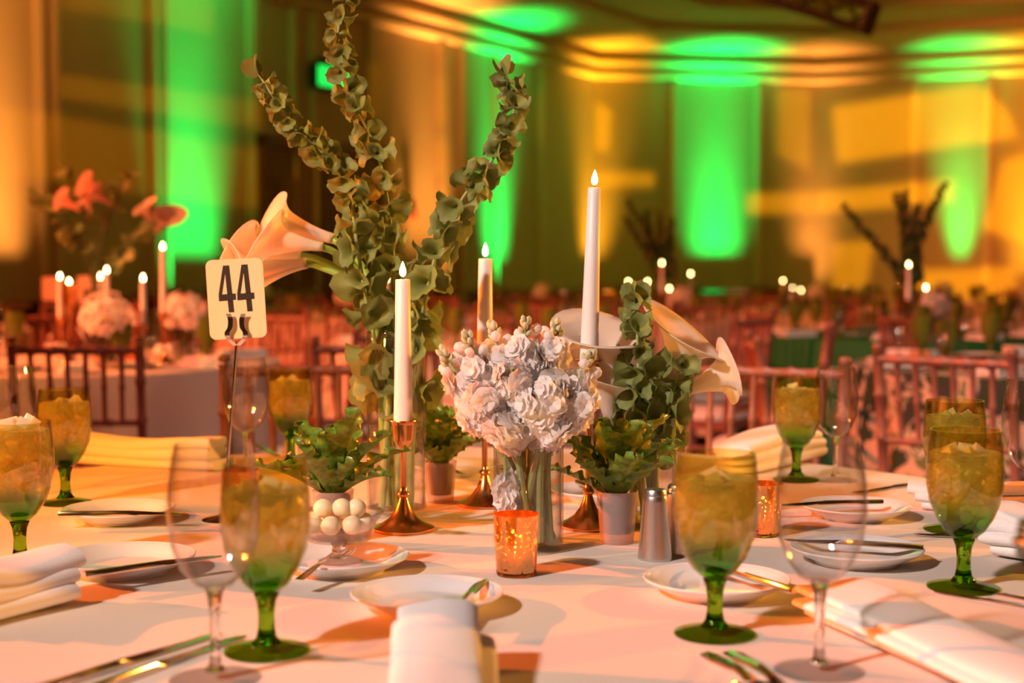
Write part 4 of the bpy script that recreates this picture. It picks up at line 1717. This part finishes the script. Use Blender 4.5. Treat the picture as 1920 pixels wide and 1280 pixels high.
def chair_parts():
    """list of (name, MB, material key); the chair faces +y, its back is at y=-0.19"""
    out = []
    for s in (-1, 1):
        m = MB()
        low, knee, topp = (s * .175, -.215, 0), (s * .178, -.180, SEATZ), (s * CW / 2, -.235, CH)
        p1_, r1_ = bamboo(low, knee, .0135, 3)
        p2_, r2_ = bamboo(knee, topp, .0135, 4)
        m.tube(p1_ + p2_[1:], r1_ + r2_[1:], 8)
        m.lathe([(0, -.002), (.012, 0), (.016, .008), (.012, .017), (0, .020)], 10, c=topp)
        out.append(('back_post', m, 'chair'))
        m = MB()
        m.tube(*bamboo((s * .195, .185, 0), (s * .190, .180, SEATZ), .0145, 4), 8)
        out.append(('leg', m, 'chair'))
        m = MB()
        m.tube(*bamboo((s * .185, -.20, .20), (s * .194, .182, .20), .009, 3), 8)
        out.append(('stretcher', m, 'chair'))
        m = MB()
        m.tube(*bamboo((s * .181, -.185, .33), (s * .193, .18, .33), .009, 3), 8)
        out.append(('stretcher', m, 'chair'))
    m = MB()
    m.tube(*bamboo((-.19, .181, .25), (.19, .181, .25), .009, 3), 8)
    out.append(('stretcher', m, 'chair'))

    def back_y(z):
        return -.180 - .055 * (z - SEATZ) / (CH - SEATZ)
    for z, nm in ((CH - .022, 'top_rail'), (.665, 'cross_rail'), (.545, 'cross_rail'), (.500, 'cross_rail')):
        m = MB()
        m.tube(*bamboo((-CW / 2, back_y(z), z), (CW / 2, back_y(z), z), .0115 if nm == 'top_rail' else .0095, 6 if nm == 'top_rail' else 4), 8)
        out.append((nm, m, 'chair'))
    for i in range(6):
        x = -CW / 2 + CW * (i + 1) / 7
        m = MB()
        m.tube(*bamboo((x * .96, back_y(.665), .665), (x, back_y(CH - .022), CH - .022), .0080, 2), 8)
        out.append(('spindle', m, 'chair'))
    m = MB()
    m.box((0, 0, SEATZ - .012), (.39, .385, .03))
    out.append(('seat', m, 'chair'))
    m = MB()
    rows = []
    for z, k in ((.004, .94), (.010, 1.0), (.030, 1.0), (.040, .93), (.046, .7), (.048, 0.02)):
        rows.append([(.195 * k * (abs(math.cos(a)) ** .5) * (1 if math.cos(a) > 0 else -1), .19 * k * (abs(math.sin(a)) ** .5) * (1 if math.sin(a) > 0 else -1), SEATZ + z)
                     for a in [2 * PI * j / 28 for j in range(28)]])
    m.grid(rows, closed=True)
    out.append(('cushion', m, 'cushion'))
    return out


CP = chair_parts()
chair_proto = [(n, m.mesh(n, M[k], True, 50)) for n, m, k in CP]
big = MB()
for n, m, k in CP:
    big.add(m.v, m.f, 0 if k == 'chair' else 1)
me_chair = big.mesh('chiavari_chair', [M['chair'], M['cushion']], True, 50)


CHAIRS = []


def chair(x, y, face, label, group, detail=True):
    """x, y: seat centre; face: angle of the direction it looks"""
    rz = face - PI / 2
    CHAIRS.append((x, y))
    if detail:
        t = thing('chiavari_chair', label, 'chair', (x, y, 0), rz, group)
        for n, me in chair_proto:
            put(n, me, t)
        return t
    o = put('chiavari_chair', me_chair, None, (x, y, 0))
    o.rotation_euler = (0, 0, rz)
    return tag(o, label, 'chair', group)


def back_chair(px, Yb, face_deg, label, group=None, detail=True):
    """chair whose back centre is seen at photo column px at distance Yb"""
    f = math.radians(face_deg)
    x = (px - 960) / FPX * Yb
    return chair(x + .215 * math.cos(f), Yb + .215 * math.sin(f), f, label, group, detail)


back_chair(143, 4.09, 95, 'slim-spindled mahogany chair tucked at the table behind the number card')
back_chair(572, 3.24, -75, 'mahogany spindle-back chair pulled up opposite the fern behind the butter dish')
back_chair(706, 4.10, 78, 'mahogany spindle-back chair behind the tall cylinder vase')
back_chair(1432, 3.18, -117, 'mahogany spindle-back chair behind the callas and a green goblet')
back_chair(1776, 3.58, 47, 'mahogany spindle-back chair with its back to the paired goblets')
back_chair(1425, 4.25, -5, 'mahogany chair turned side-on beyond the callas')
back_chair(1548, 5.1, 165, 'mahogany chair at the floral-clothed table, standing side-on before the green cloth')
back_chair(1690, 6.45, 10, 'mahogany chair with a tall dark post before the emerald cloth')

# ------------------------------------------------------------------ the other tables
mb = MB()
mb.lathe([(0, 0), (.036, 0), (.036, .002), (.012, .008), (.0075, .03), (.011, .054), (.021, .063), (.0368, .094), (.0405, .125), (.037, .172), (.030, .160), (0, .158)], 16)
me_fgob = mb.mesh('water_goblet', M['fargoblet'], True, 50)
mb = MB()
mb.lathe([(0, 0), (.038, 0), (.02, .004), (.006, .01), (.004, .05), (.0085, .078), (.0285, .096), (.0396, .140), (.0355, .186), (.0322, .203)], 16)
me_fwine = mb.mesh('wine_glass', M['farglass'], True, 50)
mb = MB()
mb.lathe([(0, 0), (.04, 0), (.038, .006), (.012, .027), (.0055, .045), (.0045, .06), (.0045, .15), (.013, .165), (.018, .190), (0, .185)], 14)
me_fstick = mb.mesh('candlestick', M['copper'], True, 50)
me_fwax = MB().lathe([(0, 0), (.0128, 0), (.0098, .2), (0, .2)], 12).mesh('wax', M['wax'], True, 50)
me_fflame = flame_mesh(.024, .0062).mesh('flame', M['far_flame'], True, 80)
me_fvase = MB().lathe([(0, 0), (.042, 0), (.042, .25), (.040, .25), (.040, .01), (0, .01)], 20).mesh('cylinder_vase', M['farglass'], True, 50)
mb = MB()
mb.box((0, 0, .012), (.085, .19, .010))
mb.box((.004, -.004, .026), (.078, .18, .012))
mb.box((0, .004, .004), (.09, .185, .008))
me_fnap = mb.mesh('folded_napkin', M['napkin'], True, 30)
me_fplate = MB().lathe([(0, .003), (.05, 0), (.078, .018), (.052, .008), (0, .007)], 24).mesh('bread_plate', M['china'], True, 50)
me_fvot = MB().lathe([(0, 0), (.023, 0), (.0262, .07), (.024, .07), (.021, .012), (0, .012)], 18).mesh('votive_holder', M['mercury'], True, 50)


def spike_mesh(seed, H=.62, bend=.12, mat='farleaf', name='bells_of_ireland'):
    rnd = random.Random(seed)
    mb = MB()
    az = rnd.uniform(0, 6.28)
    pts = []
    for i in range(10):
        v = i / 9
        o = bend * (v ** 1.6) + .03 * math.sin(5 * v + seed)
        pts.append(Vector((o * math.cos(az), o * math.sin(az), H * v)))
    mb.tube(pts, .004, 6)
    for i in range(34):
        v = .38 + .62 * i / 33
        k = v * 9
        a, b = pts[int(min(8, k))], pts[int(min(8, k)) + 1]
        p = a.lerp(b, k - int(min(8, k)))
        an = i * 2.4
        sc = .024 * (1.25 - .7 * v)
        q = zq((math.cos(an), math.sin(an), .2))
        vs, fs = [], []
        for r, z in ((.15, 0), (.6, .6), (1.0, .95)):
            for j in range(7):
                vs.append(p + q @ Vector((r * math.cos(j * .9) * sc, r * math.sin(j * .9) * sc, z * sc)))
        for ri in range(2):
            for j in range(7):
                fs.append((ri * 7 + j, ri * 7 + (j + 1) % 7, ri * 7 + 7 + (j + 1) % 7, ri * 7 + 7 + j))
        mb.add(vs, fs)
    return mb.mesh(name, M[mat], True, 70)


me_spike = [spike_mesh(s, .60 + .05 * (s % 3), .08 + .05 * (s % 4)) for s in range(5)]


def posy_mesh(seed, mat, R=.075, n=22, fl=.028):
    """a loose ball of florets on short stalks"""
    rnd = random.Random(seed)
    mb = MB()
    for i in range(n):
        z = 1 - 1.5 * (i + .5) / n
        a = i * 2.4
        rr = math.sqrt(max(0, 1 - z * z))
        d = Vector((rr * math.cos(a), rr * math.sin(a), z))
        p = d * R * rnd.uniform(.8, 1.05)
        q = zq(d)
        vs, fs = [], []
        for r, h in ((.05, 0), (.6, .35), (1.0, .25)):
            for j in range(10):
                an = j * PI / 5
                k = r * (1 + .25 * math.cos(5 * an)) * fl
                vs.append(p + q @ Vector((k * math.cos(an), k * math.sin(an), h * fl)))
        for ri in range(2):
            for j in range(10):
                fs.append((ri * 10 + j, ri * 10 + (j + 1) % 10, ri * 10 + 10 + (j + 1) % 10, ri * 10 + 10 + j))
        mb.add(vs, fs)
    for i in range(7):
        a = i * .9
        mb.tube([(.02 * math.cos(a), .02 * math.sin(a), -.14), (.02 * math.cos(a + 2), .02 * math.sin(a + 2), 0)], .003, 5, 1)
    return mb.mesh('posy', [M[mat], M['farleaf']], True, 70)


me_posy = [posy_mesh(1, 'petal'), posy_mesh(2, 'petal', .085, 26)]
me_cloth = {}


FT = [(-1.72, 5.45), (-.1, 7.0), (2.1, 5.15), (1.0, 9.9), (2.1, 7.7), (4.4, 7.0), (2.45, 12.3), (-3.6, 8.2), (-1.3, 9.9), (.1, 12.4), (4.9, 11.7), (-2.3, 12.3), (1.4, 15.0), (4.4, 15.2), (3.4, 9.9)]


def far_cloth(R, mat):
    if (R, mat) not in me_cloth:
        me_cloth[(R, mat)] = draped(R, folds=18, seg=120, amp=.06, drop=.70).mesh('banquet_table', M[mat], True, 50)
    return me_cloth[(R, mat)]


def at_table(name, mesh, x, y, z, label, cat, group, rz=0.0, s=None):
    o = put(name, mesh, None, (x, y, z), None, s)
    o.rotation_mode = 'XYZ'
    o.rotation_euler = (0, 0, rz)
    return tag(o, label, cat, group)


def far_candle(x, y, h, where):
    """lit taper with its flame h above the table"""
    ss = min(1.0, max(.45, (h - .17) / .17))
    g = 'lit candles at ' + where
    at_table('candlestick', me_fstick, x, y, TABZ, 'copper candlestick at ' + where, 'candlestick', 'candlesticks at ' + where, 0, (1, 1, ss))
    t = thing('taper_candle', 'white lit taper candle at ' + where, 'candle', (x, y, TABZ + .186 * ss), 0, g)
    put('wax', me_fwax, t, (0, 0, 0), None, (1, 1, max(.2, (h - .186 * ss) / .2)))
    put('flame', me_fflame, t, (0, 0, h - .186 * ss + .002))


def settings(cx, cy, R, where, n=8, ph=0.0, skip=(), chairs=True, rows=None):
    for k in range(n):
        a = ph + 2 * PI * k / n
        ca, sa = math.cos(a), math.sin(a)

        def pos(rad, lat):
            return cx + ca * rad - sa * lat, cy + sa * rad + ca * lat
        x, y = pos(R - .27, .17)
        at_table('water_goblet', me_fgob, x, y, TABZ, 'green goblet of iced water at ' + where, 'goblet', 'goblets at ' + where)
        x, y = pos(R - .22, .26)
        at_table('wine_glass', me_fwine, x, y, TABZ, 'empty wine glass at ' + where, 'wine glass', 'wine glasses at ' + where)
        x, y = pos(R - .14, .0)
        at_table('folded_napkin', me_fnap, x, y, TABZ, 'white folded napkin at ' + where, 'napkin', 'napkins at ' + where, a + PI / 2)
        x, y = pos(R - .33, -.16)
        at_table('bread_plate', me_fplate, x, y, TABZ, 'white bread plate at ' + where, 'plate', 'bread plates at ' + where)
        if chairs and k not in skip:
            x, y = pos(R + .36, 0)
            if any(math.hypot(x - u, y - v_) < .58 for u, v_ in CHAIRS) or any(math.hypot(x - u, y - v_) < 1.05 for u, v_ in FT if (u, v_) != (cx, cy)) or math.hypot(x - TC.x, y - TC.y) < 1.3:
                continue
            chair(x, y, a + PI, 'mahogany chair drawn up to ' + where, 'chairs at ' + where, False)


def far_table(cx, cy, where, mat='farcloth', R=.85, n=8, ph=.3, skip=(), seed=0, candles=None, spikes=4, posies=1, chairs=True, sps=1.15):
    rnd = random.Random(seed + 100)
    o = put('banquet_table', far_cloth(R, mat), None, (cx, cy, 0))
    kind = {'farcloth': 'ivory', 'floral': 'floral-print', 'greencloth': 'emerald'}[mat]
    tag(o, 'round banquet table under ' + ('a ' if kind[0] == 'f' else 'an ') + kind + ' cloth, ' + where.split(' ', 1)[1], 'table')
    settings(cx, cy, R, where, n, ph, skip, chairs)
    vx, vy = cx + rnd.uniform(-.06, .06), cy + rnd.uniform(-.06, .06)
    if spikes:
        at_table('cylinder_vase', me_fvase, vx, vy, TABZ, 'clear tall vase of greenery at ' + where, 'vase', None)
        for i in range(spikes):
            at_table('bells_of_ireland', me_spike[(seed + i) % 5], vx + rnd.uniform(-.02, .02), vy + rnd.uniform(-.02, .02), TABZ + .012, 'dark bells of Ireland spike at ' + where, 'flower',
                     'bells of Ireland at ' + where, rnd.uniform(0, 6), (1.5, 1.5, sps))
    for i in range(posies):
        at_table('posy', me_posy[i % 2], cx + (.16 if i == 0 else -.15), cy - .12, TABZ + .15, 'round posy of white flowers at ' + where, 'flowers', 'posies at ' + where, rnd.uniform(0, 6))
        at_table('cylinder_vase', me_fvase, cx + (.16 if i == 0 else -.15), cy - .12, TABZ, 'short vase under the posy at ' + where, 'vase', 'short vases at ' + where, 0, (1, 1, .5))
    if candles is None:
        candles = [(rnd.uniform(-.28, .28), rnd.uniform(-.25, .25), h) for h in (.28, .34, .42)]
    for dx, dy, h in candles:
        far_candle(cx + dx, cy + dy, h, where)
    for k in range(2):
        a = rnd.uniform(0, 6.28)
        at_table('votive_holder', me_fvot, cx + .3 * math.cos(a), cy + .3 * math.sin(a), TABZ, 'copper votive at ' + where, 'votive', 'votives at ' + where)


def pxc(px, py, Y, cx, cy):
    """candle offset and height for a flame seen at a photo pixel at distance Y"""
    q = AT(px, py, Y)
    return (q.x - cx, Y - cy, q.z - TABZ - .012)


# table behind the number card
cx, cy = FT[0]
W2 = 'the ivory table behind the number card'
far_table(cx, cy, W2, 'farcloth', .82, 8, .35, (), 1, [pxc(305, 462, 5.3, cx, cy), pxc(268, 521, 5.1, cx, cy), pxc(200, 506, 5.5, cx, cy), pxc(188, 518, 5.75, cx, cy), pxc(112, 518, 5.8, cx, cy)], 0, 0)
q = AT(200, 600, 5.0)
at_table('posy', me_posy[1], q.x, q.y, q.z, 'large ivory rose posy behind the tucked chair at ' + W2, 'flowers', None, 0, 1.05)
q2 = AT(345, 590, 5.4)
at_table('posy', me_posy[0], q2.x, q2.y, q2.z, 'pinkish stock posy above a wine glass at ' + W2, 'flowers', None, 1, 1.05)
for q_, lb in ((q, 'rose'), (q2, 'stock')):
    at_table('cylinder_vase', me_fvase, q_.x, q_.y, TABZ, 'short vase under the ' + lb + ' posy at ' + W2, 'vase', None, 0, (1, 1, max(.3, (q_.z - TABZ - .05) / .25)))
q = AT(130, 560, 5.2)
at_table('candlestick', me_fstick, q.x, q.y, TABZ, 'tall copper stand under the glowing votive at ' + W2, 'candlestick', None, 0, (1, 1, (q.z - TABZ - .02) / .188))
vt = at_table('votive_holder', me_fvot, q.x, q.y, q.z - .02, 'raised glowing copper votive at ' + W2, 'votive', None, 0, 1.1)
put('flame', me_fflame, vt, (0, 0, .058), None, 1.2)
vb = Vector((AT(180, 600, 5.6).x, 5.6, TABZ))
at_table('cylinder_vase', me_fvase, vb.x, vb.y, TABZ, 'tall clear vase of peach blooms at ' + W2, 'vase', None, 0, (1.1, 1.1, 1.1))
for i, (bx, by, s) in enumerate(((150, 395, 1.0), (172, 402, .9), (200, 372, 1.2), (212, 385, 1.0), (283, 420, 1.0), (292, 432, 1.1))):
    e = AT(bx, by, 5.5)
    root = thing('calla_lily', 'blurred peach bloom in the tall vase at ' + W2, 'flower', tuple(vb + Vector((0, 0, .02))), 0, 'peach blooms at ' + W2)
    lo = e - (vb + Vector((0, 0, .02)))
    MB().tube(smooth_path([(0, 0, 0), (lo.x * .15, lo.y * .2, lo.z * .5), (lo.x * .6, lo.y * .6, lo.z * .9), lo], 4), .004, 6).build('stem', M['farleaf'], root)
    o = put('spathe', me_calla[i % 3], root, lo, zq((random.uniform(-.8, .8), -.4, .5)), s)
    o.material_slots[0].link = 'OBJECT'
    o.material_slots[0].material = M['peachpetal']
for i, (bx, by) in enumerate(((62, 372), (115, 318), (245, 328), (95, 380), (310, 412), (240, 470), (135, 440))):
    e = AT(bx, by, 5.55)
    b0 = vb + Vector((0, 0, .02))
    lo = e - b0
    root = thing('leafy_branch', 'rust-coloured leafy branch in the tall vase at ' + W2, 'branch', tuple(b0), 0, 'leafy branches at ' + W2)
    pth = smooth_path([(0, 0, 0), (lo.x * .12, 0, lo.z * .55), (lo.x * .7, lo.y * .6, lo.z * .92), lo], 5)
    MB().tube(pth, .004, 6).build('stem', M['farleaf'], root)
    for k in range(9):
        p_ = pth[-1 - k]
        put('leaf', me_cleaf, root, p_, Euler((random.uniform(-1, 1), random.uniform(-1, 1), random.uniform(0, 6))).to_quaternion(), .05)
# blank-looking cards of the tables behind
for px_, py_, Y_, lb in ((98, 541, 7.4, 'small pinkish number card beyond the raised votive'), (166, 541, 6.6, 'grey number card with a dim print beside the raised votive')):
    e = AT(px_, py_, Y_)
    root = thing('number_card_stand', lb, 'card stand', (e.x, e.y, TABZ))
    MB().tube([(0, 0, 0), (0, 0, e.z - TABZ)], .003, 8).build('rod', M['steel'], root)
    MB().lathe([(0, 0), (.03, 0), (.028, .005), (0, .008)], 20).build('base', M['steel'], root)
    o = MB().prism(rounded(.10, .12, .01), -.001, .001).build('card', M['card'], root, smooth=False)
    o.matrix_local = Matrix.Translation((0, -.006, e.z - TABZ)) @ up

# table behind the tall vase
cx, cy = FT[1]
far_table(cx, cy, 'the ivory table behind the tall vase', 'farcloth', .80, 8, .2, (), 2, [pxc(724, 523, 7.0, cx, cy), pxc(786, 526, 6.9, cx, cy)], 0, 0)
cx, cy = FT[2]
far_table(cx, cy, 'the floral-clothed table beside the paired goblets', 'floral', .85, 8, .0, (), 3, [], 0, 0)
cx, cy = FT[3]
far_table(cx, cy, 'the ivory table below the broad green column', 'farcloth', .80, 8, .1, (), 4, [pxc(1241, 493, 9.8, cx, cy), pxc(1295, 513, 10, cx, cy), pxc(1255, 541, 9.7, cx, cy), pxc(1178, 528, 9.9, cx, cy), pxc(1214, 528, 10.1, cx, cy)], 5, 2)
cx, cy = FT[4]
far_table(cx, cy, 'the emerald-clothed table below the gold projection', 'greencloth', .80, 8, .4, (), 5, [pxc(1704, 496, 7.5, cx, cy), pxc(1736, 539, 7.4, cx, cy)], 5, 1)
cx, cy = FT[5]
far_table(cx, cy, 'the ivory table at the edge of the gold projection', 'farcloth', .80, 8, .2, (), 6, [], 4, 1)
cx, cy = FT[6]
far_table(cx, cy, 'the ivory table below the amber wall corner', 'farcloth', .80, 8, .1, (), 7, [pxc(1468, 526, 12, cx, cy), pxc(1486, 540, 12.2, cx, cy), pxc(1502, 544, 12.3, cx, cy)], 0, 1)
for (cx, cy), where, mat in zip(FT[7:], ('the ivory table below the tall green beam', 'the ivory table below the fire alarm', 'the ivory table below the narrow green beam',
                                         'the emerald-clothed table under the hanging truss', 'the ivory table before the dark doorway', 'the ivory table at the foot of the yellow uplight',
                                         'the ivory table at the foot of the amber uplight', 'the ivory table between the emerald-clothed tables'),
                                ('farcloth', 'farcloth', 'farcloth', 'greencloth', 'farcloth', 'farcloth', 'farcloth', 'farcloth')):
    far_table(cx, cy, where, mat, .80, 8, cx, (), int(cy * 10), [], 0, 1)
